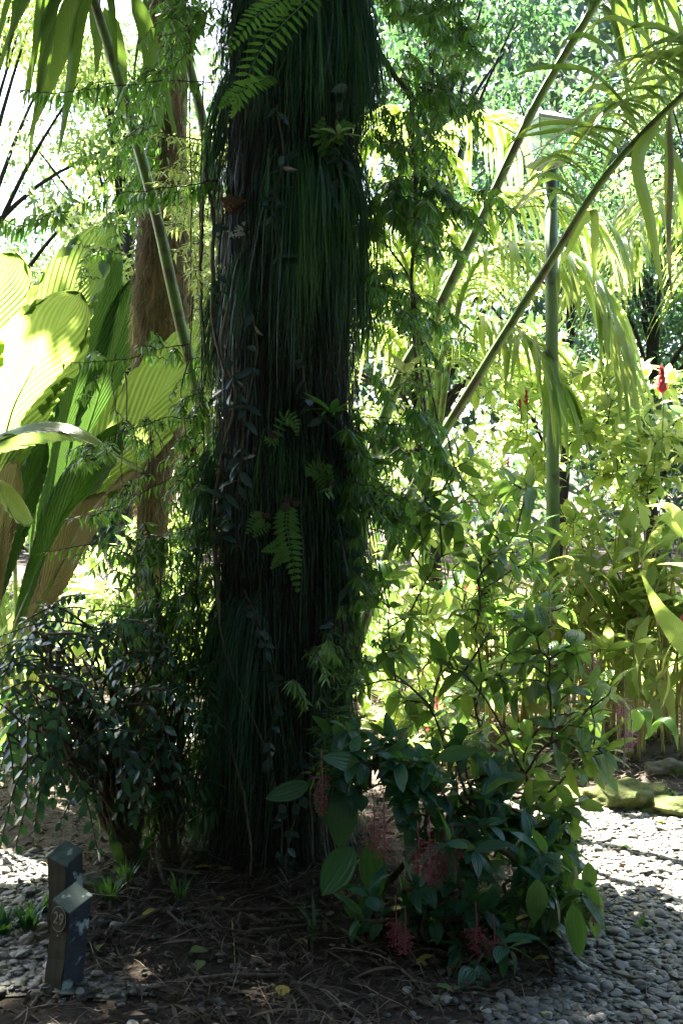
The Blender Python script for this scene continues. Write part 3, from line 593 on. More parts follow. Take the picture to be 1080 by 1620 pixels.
def clusters(mb, tips, per, L, W, ns=4, prof='oval', along=.1, spread=1., lift=.25, curl=.25, roll=.3, across=3, fold=.2, droop=0.):
    Pp = []; D = []
    for t, d in tips:
        a0 = R.random()*6; s = nrm(np.cross(d, [0.3, .2, 1.])); u = np.cross(s, d)
        for k in range(per):
            a = a0+(k//2)*PI/2+(k % 2)*PI+R.normal(0, .2)     # opposite pairs
            o = -along*(k//2)/max(1, per/2)
            Pp.append(t+d*o); D.append(spread*(math.cos(a)*s+math.sin(a)*u)+d*(.55 if k > 1 else .9)+np.array([0, 0, lift-droop])+R.normal(0, .12, 3))
    n = len(Pp); leaves(mb, np.array(Pp), np.array(D), L*R.uniform(.5, 1.18, n)*np.ones(n), W*R.uniform(.7, 1.15, n), ns, fold, curl, prof, roll, across=across)
def single_leaves(parent, mat, Pp, Dv, L, W, ns, fold, curl, up, across=5, name='large_leaf'):
    for p, d, l, w in zip(Pp, Dv, L, W):
        mb = MB(); leaves(mb, p[None], np.array([d]), l, w, ns, fold, curl, 'oval', .15, up=up, across=across); mb.build(name, M[mat], parent)
def flowers(parent, px, py0, py1, d, mats=('pink', 'pink'), w=.035, tiers=6):
    a = P(px, py0-45, d); b = P(px, py1, d); mb = MB(); mf = mb
    p = smoothpath([a, (a+b)/2+[.004, 0, 0], b], 10); tube(mb, p, .0022, 5)
    for k in range(tiers):
        c = P(px, py0+(py1-py0)*k/tiers, d); ww = w*(1-.55*k/tiers)
        for m in range(7):
            an = m*2*PI/7+k; e = c+np.array([math.cos(an)*ww, math.sin(an)*ww, R.uniform(-.012, .006)]); tube(mb, np.array([c, (c+e)/2+[0, 0, .004], e]), .0009, 3)
            for q in range(3): blob(mf, e+R.normal(0, .004, 3), .0016+.0009*R.random(), 1)
    mb.build('flower_cluster', M[mats[1]], parent)

def shrub(name, label, cat, root, regs, per, L, W, leafmat, rbase=.012, group=None, stemmat='stem', **kw):
    r = thing(name, label, cat, root, group); gk = {k: kw.pop(k) for k in ('rise', 'back', 'wob', 'sides', 'tip') if k in kw}
    tips = grow(root, scatter(regs), rbase, r, stemmat, **gk); mb = MB(); clusters(mb, tips, per, L, W, **kw); mb.build('foliage', M[leafmat], r); return r
# front medinilla: dark, broad ribbed leaves
root = GZ(655, 1490)
m1 = shrub('broad_leaved_shrub', 'low dark shrub with broad ribbed leaves and pink hanging flowers at the trunk foot', 'shrub', root,
      [(600, 1225, 90, 45, 3.55, .15, 20), (720, 1260, 95, 55, 3.6, .2, 24), (820, 1330, 80, 65, 3.6, .2, 24), (700, 1380, 90, 70, 3.45, .2, 16), (810, 1420, 70, 60, 3.4, .15, 12), (630, 1440, 70, 40, 3.4, .1, 12), (560, 1180, 60, 40, 3.7, .15, 8), (700, 1190, 120, 30, 3.8, .2, 12), (865, 1400, 35, 55, 3.4, .15, 9), (760, 1510, 60, 30, 3.2, .1, 6)],
      6, .122, .025, 'medi', .012, ns=7, across=5, along=.05, lift=-.05, curl=.3, rise=.35)
for px, a, b, d in [(606, 1292, 1368, 3.22), (508, 1232, 1290, 3.4), (678, 1335, 1400, 3.22), (703, 1345, 1390, 3.3), (625, 1462, 1500, 3.25), (752, 1472, 1510, 3.2), (590, 1300, 1350, 3.38), (660, 1345, 1385, 3.3), (688, 1362, 1405, 3.28), (640, 1478, 1510, 3.22), (715, 1350, 1382, 3.28), (780, 1490, 1515, 3.2)]: flowers(m1, px, a, b, d, w=.04 if px == 606 else .032)
mb = MB()   # big single leaves at the left of the shrub
Pp = np.array([P(505, 1235, 3.6), P(545, 1250, 3.55), P(490, 1240, 3.6), P(560, 1340, 3.6), P(585, 1330, 3.6), P(600, 1190, 3.5), P(575, 1215, 3.45), P(690, 1200, 3.5)])
Dv = np.array([[.35, -.3, -.8], [-.1, -.4, -.9], [-.9, -.2, -.25], [-.5, -.2, -.6], [.1, -.3, -1], [.1, -.5, .4], [-.8, -.3, .35], [.8, -.3, .3]])
single_leaves(m1, 'medi', Pp, Dv, [.2, .2, .17, .21, .22, .15, .16, .15], [.05, .055, .035, .06, .05, .034, .035, .03], 9, .15, .2, (0, -.8, .6))
# arching medinilla at the right
root = GZ(610, 1400)
m2 = shrub('arching_shrub', 'tall arching shrub right of the trunk with oval leaves on long bare branches', 'shrub', root,
      [(620, 930, 60, 110, 4.3, .3, 12), (720, 880, 110, 90, 4.3, .35, 22), (830, 920, 90, 80, 4.2, .35, 20), (800, 1030, 120, 60, 4.1, .35, 20), (880, 1080, 90, 60, 4.0, .3, 16), (740, 1120, 120, 50, 4.2, .3, 15), (905, 1180, 75, 60, 3.9, .25, 12), (860, 1260, 60, 60, 3.9, .2, 9), (610, 1070, 60, 70, 4.4, .3, 9), (680, 770, 90, 70, 4.4, .3, 10), (820, 800, 70, 50, 4.5, .3, 8), (905, 1320, 30, 70, 3.6, .15, 7), (905, 1430, 40, 60, 3.3, .15, 5)],
      6, .125, .026, 'medi_l', .014, ns=6, across=5, along=.09, lift=-.1, curl=.3, rise=.3, back=.2, spread=.9, tip=.003, wob=.007)
for px, a, b, d, mm in [(868, 962, 1012, 3.9, ('pale', 'pale')), (986, 1140, 1215, 3.7, ('pale', 'pale')), (985, 1110, 1135, 3.75, ('pink', 'magenta')), (996, 1160, 1185, 3.8, ('pink', 'magenta')), (938, 1425, 1465, 3.2, ('magenta', 'magenta')), (870, 1045, 1060, 4.0, ('pink', 'pink')), (935, 1045, 1065, 3.9, ('pink', 'magenta')), (905, 1085, 1110, 3.9, ('pale', 'pale')), (900, 1140, 1160, 3.9, ('pale', 'pink')), (775, 1020, 1045, 4.0, ('pink', 'pink'))]:
    flowers(m2, px, a, b, d, mm, w=.036, tiers=5)
single_leaves(m2, 'yellow', [P(830, 1120, 3.8)], [[1, -.2, .05]], [.10], [.022], 6, .1, .2, (0, -.5, .8), 3, 'yellow_leaf')
single_leaves(m2, 'medi_l', [P(932, 1405, 3.15), P(905, 1430, 3.1), P(850, 1390, 3.2), P(925, 1390, 3.15)], [[-.05, -.2, .9], [.1, -.2, -1], [-.1, -.3, -1], [.4, 0, -.8]], [.085, .17, .14, .11], [.026, .033, .036, .018], 8, .12, .15, (0, -1, .2))

# ------------------------------------------------------------------ glossy dark shrub, left foreground: branches with rows of leaflets
def rowshrub(label, root, stems, sp, L, W, mat, name='pinnate_shrub', droop=.25, ns=4, sr=.0055):
    r = thing(name, label, 'shrub', root); ms = MB(); ml = MB()
    for pts in stems:
        w = [P(*a) for a in pts]; path = smoothpath(w, 30); tube(ms, path, np.linspace(sr, .0018, 30), 5)
        first = smoothpath([root, (root+w[0])/2+[0, 0, .12], w[0]], 12); first[1:-1] += R.normal(0, .015, (10, 3)); tube(ms, first, np.linspace(sr*1.5, sr, 12), 5)
        seg = np.linalg.norm(np.diff(path, axis=0), axis=1).sum(); n = int(seg/sp); f = np.linspace(1, 28.9, n); i0 = f.astype(int); T = nrm(np.gradient(path, axis=0))[i0]
        Pp = path[i0]+(path[i0+1]-path[i0])*(f-i0)[:, None]
        roll = R.normal(0, .5); up = nrm(np.array([roll, -.5, 1.])); side = nrm(np.cross(T, up)); sg = np.where(np.arange(n) % 2, 1, -1)[:, None]
        D = side*sg+T*.35+np.array([0, 0, -droop])+R.normal(0, .1, (n, 3)); tp = .6+.4*np.sin(PI*np.clip(f/29, .15, .9))
        leaves(ml, Pp, D, L*tp*R.uniform(.85, 1.1, n), W*tp, ns, .15, .15, 'oval', .2, up=up)
        leaves(ml, path[-1:], T[-1:], L*.8, W*.8, ns, .15, .1, 'oval', .2)
    ms.build('branch', M['stem'], r); ml.build('foliage', M[mat], r)
st = []
for k in range(52):
    sx, sy = R.uniform(20, 235), R.uniform(980, 1230); a = R.uniform(-PI*.95, PI*.3) if k % 3 else R.uniform(PI*.2, PI*.8); l = R.uniform(80, 150)
    dz = R.uniform(3.7, 4.3); ex, ey = sx+l*math.cos(a), sy+l*.75*math.sin(a)
    if ex > 320: ex = 320
    st.append([(sx, sy, dz), ((sx+ex)/2, (sy+ey)/2-16, dz-.08), (ex, ey+12, dz-.15)])
for y0, n0 in ((1010, 9), (1070, 9), (1150, 9), (1200, 6)):
    for k in range(n0):
        sx = R.uniform(60, 170); ex = R.uniform(-20, 60); yy = y0+R.normal(0, 22); dz = R.uniform(3.8, 4.3)
        st.append([(sx, yy, dz), ((sx+ex)/2, yy-12, dz-.05), (ex, yy+14, dz-.1)])
rowshrub('dark shrub with rows of small blue green glossy leaflets at the left edge', GZ(190, 1340), st, .021, .05, .0125, 'shrubdark')
st = []
for k in range(30):
    sx, sy = R.uniform(10, 250), R.uniform(1110, 1220); l = R.uniform(80, 140); dz = R.uniform(3.6, 4.1); dx = R.uniform(-60, 60)
    st.append([(sx, sy, dz), (sx+dx*.6, sy+l*.35, dz-.06), (sx+dx, sy+l, dz-.08)])
rowshrub('hanging branches with larger dark drooping leaves above the two wooden posts', GZ(215, 1370), st, .026, .062, .017, 'shrubdark', name='drooping_shrub', droop=.9)
st = []
for k in range(95):
    sx = R.uniform(200, 335); sy = R.uniform(860, 1330); dz = R.uniform(3.95, 4.35)
    st.append([(sx, sy, dz), (sx+R.normal(0, 30), sy-30+R.normal(0, 12), dz-.05), (sx+R.normal(-30, 60), sy+R.normal(10, 20), dz-.1)])
rowshrub('shadowy feathery undergrowth pressed against the left of the trunk', GZ(270, 1370), st, .013, .08, .0075, 'narrow', name='feathery_shrub', droop=.7, ns=3, sr=.0028)
# thin upright stems of that thicket
for k, (lab, pts) in enumerate([
    ('leaning dark sapling stem running up from the litter behind the wooden posts', [GZ(260, 1400), P(230, 1290, 4.1), P(185, 1180, 4.1), P(160, 1100, 4.1), P(130, 1040, 4.1)]),
    ('pale bare stick standing upright in the litter', [GZ(205, 1455), P(204, 1420, 3.7), P(200, 1380, 3.7)]),
    ('thin bare stem left of the trunk foot crossing a bird nest fern', [GZ(238, 1395), P(236, 1300, 4.2), P(232, 1200, 4.2), P(236, 1130, 4.2)])]):
    mb = MB(); p = smoothpath(pts, 24); tube(mb, p, np.linspace(.007, .004, 24), 6, .05); tag(mb.build('stem_pole', M['liana'], loc=p[0]), lab, 'stem')

# bird's nest fern leaf, wavy
def strapleaf(name, label, cat, specs, mat, group=None, parent=None, wav=.0):
    r = parent or thing(name, label, cat, P(*specs[0][0][0]), group)
    for pts, W, side in specs:
        p = smoothpath([P(*a) for a in pts], 26)[None]; mb = MB(); s = nrm(np.array([side], float))
        if wav:
            t = np.linspace(0, 1, 26); s = nrm(s[:, None]+np.stack([0*t, .5*np.sin(t*30), 0*t], -1)[None])
        straps(mb, p, s, np.array([W]), 'drop', .25); mb.build('leaf', M[mat], r)
    return r
strapleaf('birds_nest_fern', 'wavy strap leaved fern in the shade between the posts and the trunk', 'fern',
    [([(205, 1375, 4.0), (190, 1330, 3.95), (186, 1280, 3.92), (205, 1235, 3.95)], .045, (1, .2, .2)), ([(210, 1375, 4.0), (215, 1320, 3.95), (208, 1270, 3.9)], .03, (1, -.2, .1)), ([(208, 1378, 4.0), (235, 1330, 4.0), (250, 1290, 4.0)], .03, (.8, .4, .3))], 'pleatd', wav=1)
strapleaf('broad_leaved_herb', 'clump of mid green arching leaves at the left edge below the pleated leaves', 'herb',
    [([(-10, 1210, 4.6), (10, 1150, 4.5), (35, 1120, 4.4), (48, 1135, 4.35)], .06, (.5, -.2, .8)), ([(-20, 1220, 4.6), (-5, 1170, 4.4), (15, 1150, 4.3), (36, 1165, 4.3)], .05, (.4, -.2, .8)), ([(-20, 1180, 4.6), (-5, 1120, 4.5), (15, 1100, 4.45), (30, 1115, 4.4)], .05, (.5, -.2, .8)), ([(-10, 1225, 4.5), (10, 1195, 4.35), (25, 1200, 4.3), (35, 1215, 4.3)], .045, (.4, -.2, .8))], 'fern')
strapleaf('pale_strap_plant', 'pale mottled strap leaves in the left undergrowth behind the dark shrub', 'plant',
    [([(215, 1180, 4.8), (190, 1145, 4.8), (160, 1160, 4.75)], .03, (.2, .2, 1)), ([(225, 1180, 4.8), (205, 1130, 4.8), (190, 1125, 4.8)], .035, (.6, .2, .6)), ([(150, 1190, 4.8), (110, 1180, 4.8), (85, 1190, 4.75)], .03, (0, .2, 1)), ([(60, 1120, 4.9), (80, 1100, 4.9), (115, 1110, 4.85)], .03, (.2, .2, 1)), ([(240, 1215, 4.6), (215, 1205, 4.6), (195, 1220, 4.6)], .03, (.2, .2, 1))], 'medi_l', wav=1)

# ------------------------------------------------------------------ shaggy second trunk
sh_b = np.array([-1.12, 6.1, 0]); shag = thing('shaggy_palm_trunk', 'brown fibrous shaggy trunk standing behind, left of the big tree', 'tree', (sh_b[0], sh_b[1], gz(sh_b[0], sh_b[1])-.05))
def shr(z):
    return .085+.10*(1/(1+math.exp(-(z-2.0)*5)))-.085*(1/(1+math.exp(-(z-3.45)*5)))+.03*max(0, .5-z)
mb = MB(); zs = np.linspace(-.1, 7, 90); K = 28; V = []
def shc(z): return np.array([-1.19+.07*(1/(1+math.exp(-(z-1.8)*4)))+.03*z*.4, 6.1])
for z in zs:
    c = shc(z)
    for k in range(K):
        th = 2*PI*k/K; r = shr(z)*(1+.17*noise.noise(Vector((math.cos(th)*3, math.sin(th)*3, z*4)))); V.append([c[0]+r*math.cos(th), c[1]+r*math.sin(th), z])
i = np.arange(len(zs)-1)[:, None]*K; j = np.arange(K)[None]; j2 = (j+1) % K
mb.add(V, np.stack([i+j, i+j2, i+K+j2, i+K+j], -1).reshape(-1, 4)); mb.build('trunk', M['fibre'], shag)
mb = MB(); n = 9000; z = R.uniform(1.2, 5.0, n); th = R.uniform(-PI-.4, .4, n); K = 4; paths = np.zeros((n, K, 3))
for a in range(n):
    c = shc(z[a]); L = R.uniform(.05, .16); nn = np.array([math.cos(th[a]), math.sin(th[a]), 0]); rr = shr(z[a])
    for k in range(K):
        t = k/(K-1); paths[a, k] = [c[0], c[1], z[a]-L*t]+nn*(rr-.012+.045*t*R.uniform(.1, 1.6))+np.array([-nn[1], nn[0], 0])*R.normal(0, .012)*t
straps(mb, paths, nrm(np.stack([-np.sin(th), np.cos(th), 0*th], 1)), R.uniform(.0015, .004, n)); mb.build('fibre', M['fibreh'], shag)
mb = MB(); n = 26      # its fronds overhead, partly hanging into the top of the frame
for k in range(9):
    a = k*2*PI/9; c = np.array([*shc(6.9), 6.9]); e = c+np.array([math.cos(a)*1.3, math.sin(a)*1.3, .4]); p = smoothpath([c, (c+e)/2+[0, 0, .7], e], 14); tube(mb, p, .02, 5)
    t = nrm(np.gradient(p, axis=0)); s = nrm(np.cross(t, [0, 0, 1.]))
    for m in range(2, 14):
        for q in (-1, 1): leaves(mb, p[m:m+1], s[m:m+1]*q+t[m:m+1]*.4-[0, 0, .3], .55, .03, 4, .2, .3, 'strap', .1)
mb.build('crown', M['canopy'], shag)

# ------------------------------------------------------------------ big feather palm behind the trunk: four stalks
palm_b = np.array([-.12, 5.5, gz(-.12, 5.5)])
palm = thing('feather_palm', 'large palm behind the big trunk, its thick green leaf stalks fanning left and right', 'palm', palm_b)
def leaflet_path(p, d, L, g, K=9):
    t = np.linspace(0, 1, K); q = p+d*(L*(t-.18*t**2))[:, None]; q[:, 2] -= g*L*t**2.0; return q
def frond(pts, r0, r1, leaflets, parent=palm, mat='palm_shade', W=.026, smat='gstem', n=40, name='frond', sweep=None):
    """leaflets: (f0,f1,count,length,gravity)"""
    path = smoothpath([P(*a) if not isinstance(a, np.ndarray) else a for a in pts], n); mb = MB(); tube(mb, path, np.linspace(r0, r1, n), 10)
    o = mb.build('stalk', M[smat], parent); ml = MB(); T = nrm(np.gradient(path, axis=0)); pa = []; sd = []; ww = []
    for f0, f1, cnt, L, g, sides in leaflets:
        for k in range(cnt):
            f = f0+(f1-f0)*(k+R.uniform(-.2, .2))/max(1, cnt-1); f = min(max(f, 0), 1)*(n-1); i = min(n-2, int(f)); p = path[i]+(path[i+1]-path[i])*(f-i)
            for s in sides:
                side = nrm(np.cross(T[i], [0, 0, 1.]))*s; d = nrm(side*.85+T[i]*R.uniform(.4, .8)+np.array([0, 0, .16])+R.normal(0, .13, 3)); l = L*R.uniform(.8, 1.1)
                if sweep is not None: d = nrm(side*.45+T[i]*.15+np.array(sweep)+R.normal(0, .16, 3))
                q = leaflet_path(p, d, l, g*R.uniform(.75, 1.2)); pa.append(q); sd.append(nrm(np.cross(d, [0, 0, 1.])+np.array([0, 0, .25*s]))); ww.append(W*R.uniform(.75, 1.1))
    if pa: straps(ml, np.array(pa), np.array(sd), np.array(ww), 'strap', .35); ml.build('leaflets', M[mat], o)
    return o
# right front stalk rising to the right, leaflets begin past (880,430)
frond([palm_b+[0, 0, .1], (585, 960, 5.4), (655, 770, 5.3), (760, 590, 5.1), (870, 415, 4.9), (960, 275, 4.7), (1080, 150, 4.5), (1180, 80, 4.35)], .034, .012, [(.64, 1.0, 24, .80, .62, (-1, 1))], W=.017, mat='palm_lit', sweep=(-.75, 0, .42))
# rear right stalk
frond([palm_b+[.05, .2, .1], (600, 690, 5.9), (690, 495, 5.9), (760, 350, 5.9), (850, 160, 5.9), (945, 0, 5.8), (1010, -120, 5.7)], .040, .020, [(.80, 1.0, 22, 1.05, .9, (-1, 1))], W=.024)
# left stalk
frond([palm_b+[-.05, -.05, .1], (395, 900, 5.3), (300, 570, 5.1), (245, 330, 5.0), (195, 150, 4.9), (145, -10, 4.8), (90, -150, 4.7)], .036, .020, [(.82, 1.0, 11, .95, 1.0, (-1, 1))], W=.032)
# short middle-left stalk
frond([palm_b+[-.05, .15, .1], (400, 700, 5.8), (345, 330, 5.8), (318, 180, 5.8), (290, 60, 5.8), (268, -90, 5.8)], .040, .022, [(.76, 1.0, 9, .9, 1.1, (-1, 1))], W=.03)
# hand-placed pendulous leaflets of the left stalk and upper right
def hang_leaflets(parent, specs, mat='palm_shade'):
    mb = MB(); pa = []; sd = []; ww = []
    for pts, W, s in specs: pa.append(smoothpath([P(*a) for a in pts], 14)); sd.append(s); ww.append(W)
    straps(mb, np.array(pa), nrm(np.array(sd, float)), np.array(ww), 'strap', .35); mb.build('leaflets', M[mat], parent)
fr_l = [o for o in palm.children if o.name.startswith('stalk')]
hang_leaflets(fr_l[2], [([(150, -60, 4.8), (110, 10, 4.7), (95, 90, 4.65), (42, 225, 4.6)], .045, (1, .3, .1)), ([(155, -60, 4.8), (125, 30, 4.7), (112, 120, 4.65), (92, 250, 4.6)], .035, (1, -.2, .1)),
    ([(155, -50, 4.9), (150, 20, 4.9), (155, 70, 4.9), (152, 122, 4.9)], .028, (1, .2, 0)), ([(165, 10, 5.0), (182, 50, 5.0), (192, 120, 5.0), (187, 205, 5.0)], .035, (1, .1, 0)), ([(210, -20, 5.0), (235, 60, 5.0), (245, 140, 5.0), (254, 235, 5.0)], .045, (1, .2, 0)), ([(205, -20, 5.1), (250, 80, 5.1), (270, 180, 5.1), (292, 268, 5.1)], .018, (1, .2, 0))])
hang_leaflets(fr_l[0], mat='palm_lit', specs=[([(1045, 190, 4.5), (1010, 250, 4.45), (1030, 350, 4.4), (1050, 480, 4.4)], .035, (1, .3, 0)), ([(1060, 170, 4.5), (1058, 230, 4.45), (1056, 320, 4.45), (1062, 470, 4.4)], .018, (1, .3, 0)),
    ([(880, 430, 4.9), (935, 330, 4.8), (940, 400, 4.8), (938, 465, 4.8)], .02, (1, 0, 0)), ([(1010, 215, 4.6), (900, 195, 4.5), (835, 205, 4.5), (790, 245, 4.5)], .014, (0, .4, 1)), ([(985, 250, 4.7), (900, 210, 4.6), (850, 212, 4.6), (800, 222, 4.6)], .014, (0, .4, 1)),
    ([(1020, 210, 4.6), (940, 120, 4.5), (860, 108, 4.5), (800, 125, 4.5)], .02, (0, .5, 1)), ([(1010, 180, 4.6), (960, 80, 4.5), (900, 60, 4.5), (865, 130, 4.5)], .02, (.2, .5, 1)), ([(1070, 160, 4.5), (1020, 60, 4.45), (960, 30, 4.4), (905, 70, 4.4)], .022, (.2, .5, 1)), ([(1075, 150, 4.5), (1078, 60, 4.4), (1050, 0, 4.35), (1015, -60, 4.3)], .022, (1, .5, 0)),
    ([(1030, 200, 4.6), (1075, 260, 4.6), (1085, 350, 4.6), (1078, 400, 4.6)], .03, (1, .2, 0))])
mb = MB(); p = smoothpath([P(1058, 180, 4.42), P(1062, 260, 4.4), (P(1058, 380, 4.4)), P(1062, 485, 4.4)], 14); straps(mb, p[None], np.array([[1., .2, 0]]), np.array([.014]), 'strap', .5); mb.build('withered_leaflet', M['pleatb'], fr_l[0])

# second palm, bright, in full sun behind
GP = 'sunlit palms behind the big tree'
pb = np.array([.62, 8.2, gz(.62, 8.2)]); palm2 = thing('feather_palm', 'sunlit yellow green palm with drooping fronds, in the middle distance right of the trunk', 'palm', pb, GP)
for pts, L in [([(700, 640, 8.1), (745, 430, 7.8), (840, 385, 7.5), (930, 430, 7.3), (985, 560, 7.2)], .62), ([(690, 640, 8.2), (690, 430, 8.2), (740, 340, 8.2), (830, 310, 8.2), (940, 350, 8.1)], .6), ([(680, 650, 8.2), (650, 450, 8.1), (620, 380, 8.0), (570, 360, 7.9), (520, 400, 7.8)], .55),
    ([(690, 660, 8.2), (700, 560, 7.7), (760, 510, 7.4), (830, 530, 7.2), (880, 600, 7.1)], .55), ([(680, 660, 8.3), (640, 560, 8.3), (600, 520, 8.3), (550, 560, 8.3), (520, 620, 8.3)], .5), ([(690, 650, 8.4), (720, 380, 8.8), (700, 250, 9), (650, 190, 9.2), (590, 200, 9.3)], .6), ([(685, 650, 8.3), (640, 360, 8.5), (680, 230, 8.7), (760, 190, 8.9), (830, 220, 9)], .6)]:
    frond([pb+[0, 0, .3]]+pts, .03, .008, [(.32, 1, 42, L*1.15, .75, (-1, 1))], palm2, 'palm', .026)
pb3 = np.array([5.3, 13.5, .1]); palm3 = thing('feather_palm', 'palm high at the top right corner behind the arching frond', 'palm', pb3, GP)
for k in range(9):
    a = k*2*PI/9+.2; c = np.array([5.3, 13.5, 5.0]); e = c+[math.cos(a)*2.2, math.sin(a)*1.6, -.2]; frond([pb3+[0, 0, .3], c, (c+e)/2+[0, 0, .9], e], .05, .01, [(.6, 1, 24, .8, .7, (-1, 1))], palm3, 'palm', .03)

# ------------------------------------------------------------------ palm with huge undivided pleated leaves, left
jb = np.array([-2.05, 6.3, gz(-2, 6.3)]); joey = thing('pleated_leaf_palm', 'clump of huge undivided pleated palm leaves at the left, lit by the sun', 'palm', jb)
def pleated(pts, W, side, mat='pleat', pleats=15, amp=.008, notch=.06, cup=.15):
    n = 60; path = smoothpath([P(*a) for a in pts], n); T = nrm(np.gradient(path, axis=0)); s = nrm(np.array(side, float)); tt = np.linspace(0, 1, n)
    pleats = int(pleats*1.9); ob = .36; rows = pleats*6+1; nu = 27; us = np.linspace(-1, 1, nu); v0 = np.linspace(-ob, 1, rows); V = np.zeros((rows, nu, 3)); luv = np.zeros((rows, nu, 3)); rn = R.random()
    for i in range(rows):
        k = i % 6; tri = abs(k/3-1)
        if k == 0: nt_ = R.uniform(.01, .08) if R.random() < .72 else R.uniform(.1, .45)
        for j, u in enumerate(us):
            v = min(1, max(0, v0[i]+ob*abs(u)**.9)); f = v*(n-1); a = min(n-2, int(f)); p = path[a]+(path[a+1]-path[a])*(f-a)
            sd = nrm(s-np.dot(s, T[a])*T[a]); nm = np.cross(sd, T[a]); w = 1.32*W*min(1, v*1.12+.02)**.75*max(0, 1-v**5)**.6*(1+.05*math.sin(v*13+rn*9))
            V[i, j] = p+sd*u*w*(1-nt_*tri*(abs(u) > .92))+nm*((tri-.5)*amp*min(1, w/W*1.5)*min(1, abs(u)*5+.1)+cup*abs(u)**1.5*w+.02*math.sin(v*7+u*2+rn*6))
            luv[i, j] = (u, v, rn*.5+.2)
    i = np.arange(rows-1)[:, None]*nu+np.arange(nu-1)[None]; mb = MB(); mb.add(V.reshape(-1, 3), np.stack([i, i+1, i+1+nu, i+nu], -1).reshape(-1, 4), luv=luv.reshape(-1, 3)); path = path[::n//44][:44]
    o = mb.build('leaf', M[mat], joey, smooth=False)
    st = smoothpath([jb+[R.normal(0, .08), R.normal(0, .08), 0], (jb+path[0])/2+[0, 0, .1], path[0], path[12], path[30], path[-2]], 30); m2 = MB(); tube(m2, st, np.linspace(.016, .003, 30), 6); m2.build('leaf_stalk', M['gstem'], o)
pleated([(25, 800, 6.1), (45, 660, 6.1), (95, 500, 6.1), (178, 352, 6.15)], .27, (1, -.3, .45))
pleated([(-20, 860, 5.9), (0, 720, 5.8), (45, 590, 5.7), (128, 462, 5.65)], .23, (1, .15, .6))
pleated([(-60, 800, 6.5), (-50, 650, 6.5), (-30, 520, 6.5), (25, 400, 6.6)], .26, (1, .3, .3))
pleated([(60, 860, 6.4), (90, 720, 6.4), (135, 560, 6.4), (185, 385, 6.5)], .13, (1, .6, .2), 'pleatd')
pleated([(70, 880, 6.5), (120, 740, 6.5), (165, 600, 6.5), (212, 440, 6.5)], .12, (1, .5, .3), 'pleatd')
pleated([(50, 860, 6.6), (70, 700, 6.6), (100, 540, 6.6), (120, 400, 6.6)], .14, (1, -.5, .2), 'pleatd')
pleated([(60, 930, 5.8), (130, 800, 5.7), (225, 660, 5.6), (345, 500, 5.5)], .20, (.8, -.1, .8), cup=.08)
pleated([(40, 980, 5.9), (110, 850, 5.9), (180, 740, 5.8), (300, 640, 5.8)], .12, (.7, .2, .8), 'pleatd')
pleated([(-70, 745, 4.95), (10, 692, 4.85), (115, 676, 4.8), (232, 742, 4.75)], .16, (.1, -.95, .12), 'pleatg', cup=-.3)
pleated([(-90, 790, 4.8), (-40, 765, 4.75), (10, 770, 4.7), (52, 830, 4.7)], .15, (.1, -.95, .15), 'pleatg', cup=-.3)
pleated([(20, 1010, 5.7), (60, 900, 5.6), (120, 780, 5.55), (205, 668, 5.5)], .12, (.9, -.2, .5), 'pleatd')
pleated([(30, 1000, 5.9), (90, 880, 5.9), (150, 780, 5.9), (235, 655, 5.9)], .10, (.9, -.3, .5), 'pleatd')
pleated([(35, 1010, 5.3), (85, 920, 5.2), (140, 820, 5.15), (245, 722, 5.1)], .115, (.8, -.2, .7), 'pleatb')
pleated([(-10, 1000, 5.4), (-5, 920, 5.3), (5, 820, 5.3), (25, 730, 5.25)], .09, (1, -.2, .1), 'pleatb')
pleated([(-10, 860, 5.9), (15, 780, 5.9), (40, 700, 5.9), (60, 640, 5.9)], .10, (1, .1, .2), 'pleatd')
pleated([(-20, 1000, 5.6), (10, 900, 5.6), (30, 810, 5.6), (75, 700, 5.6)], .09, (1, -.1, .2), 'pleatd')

# ------------------------------------------------------------------ lamp post
lb = G(885, 1147); lb = np.array([ (876-540)/F*7.0, 7.0, gz(1.5, 7)]); lamp = thing('lamp_post', 'tall green painted lamp post with a clear square lantern on the right', 'lamp post', lb)
mb = MB(); zt = ZP(262, 7); zs = np.array([0, .03, .031, .5, 1.2, 2, 2.8, zt]); xs = lb[0]+(zs)*-.006
tube(mb, np.stack([xs, np.full(8, 7.), zs], 1), np.array([.08, .08, .049, .048, .047, .046, .045, .043]), 20); mb.build('pole', M['pole'], lamp)
def frustum(mb, c, z0, z1, a, b, rot=.35):
    V = []
    for z, h in ((z0, a), (z1, b)):
        for k in range(4):
            an = rot+PI/4+k*PI/2; V.append([c[0]+h*1.414*math.cos(an), c[1]+h*1.414*math.sin(an), z])
    mb.add(V, [[0, 1, 5, 4], [1, 2, 6, 5], [2, 3, 7, 6], [3, 0, 4, 7], [3, 2, 1, 0], [4, 5, 6, 7]])
lc = np.array([lb[0]-.02-.03, 7.0])
mb = MB(); frustum(mb, lc, zt, zt+.018, .10, .112); frustum(mb, lc, zt-.03, zt-.001, .048, .06); mb.build('base_plate', M['lampframe'], lamp, smooth=False)
mb = MB(); frustum(mb, lc, zt+.033, zt+.26, .11, .155); mb.build('lantern_panel', M['glass'], lamp, smooth=False)
mb = MB(); frustum(mb, lc, zt+.262, zt+.285, .165, .165); frustum(mb, lc, zt+.286, zt+.37, .15, .04)
for k in range(4):
    an = .35+PI/4+k*PI/2; tube(mb, np.array([[lc[0]+1.414*.112*math.cos(an), lc[1]+1.414*.112*math.sin(an), zt+.031], [lc[0]+1.414*.157*math.cos(an), lc[1]+1.414*.157*math.sin(an), zt+.261]]), .006, 5)
mb.build('lantern_roof', M['lampframe'], lamp, smooth=False)

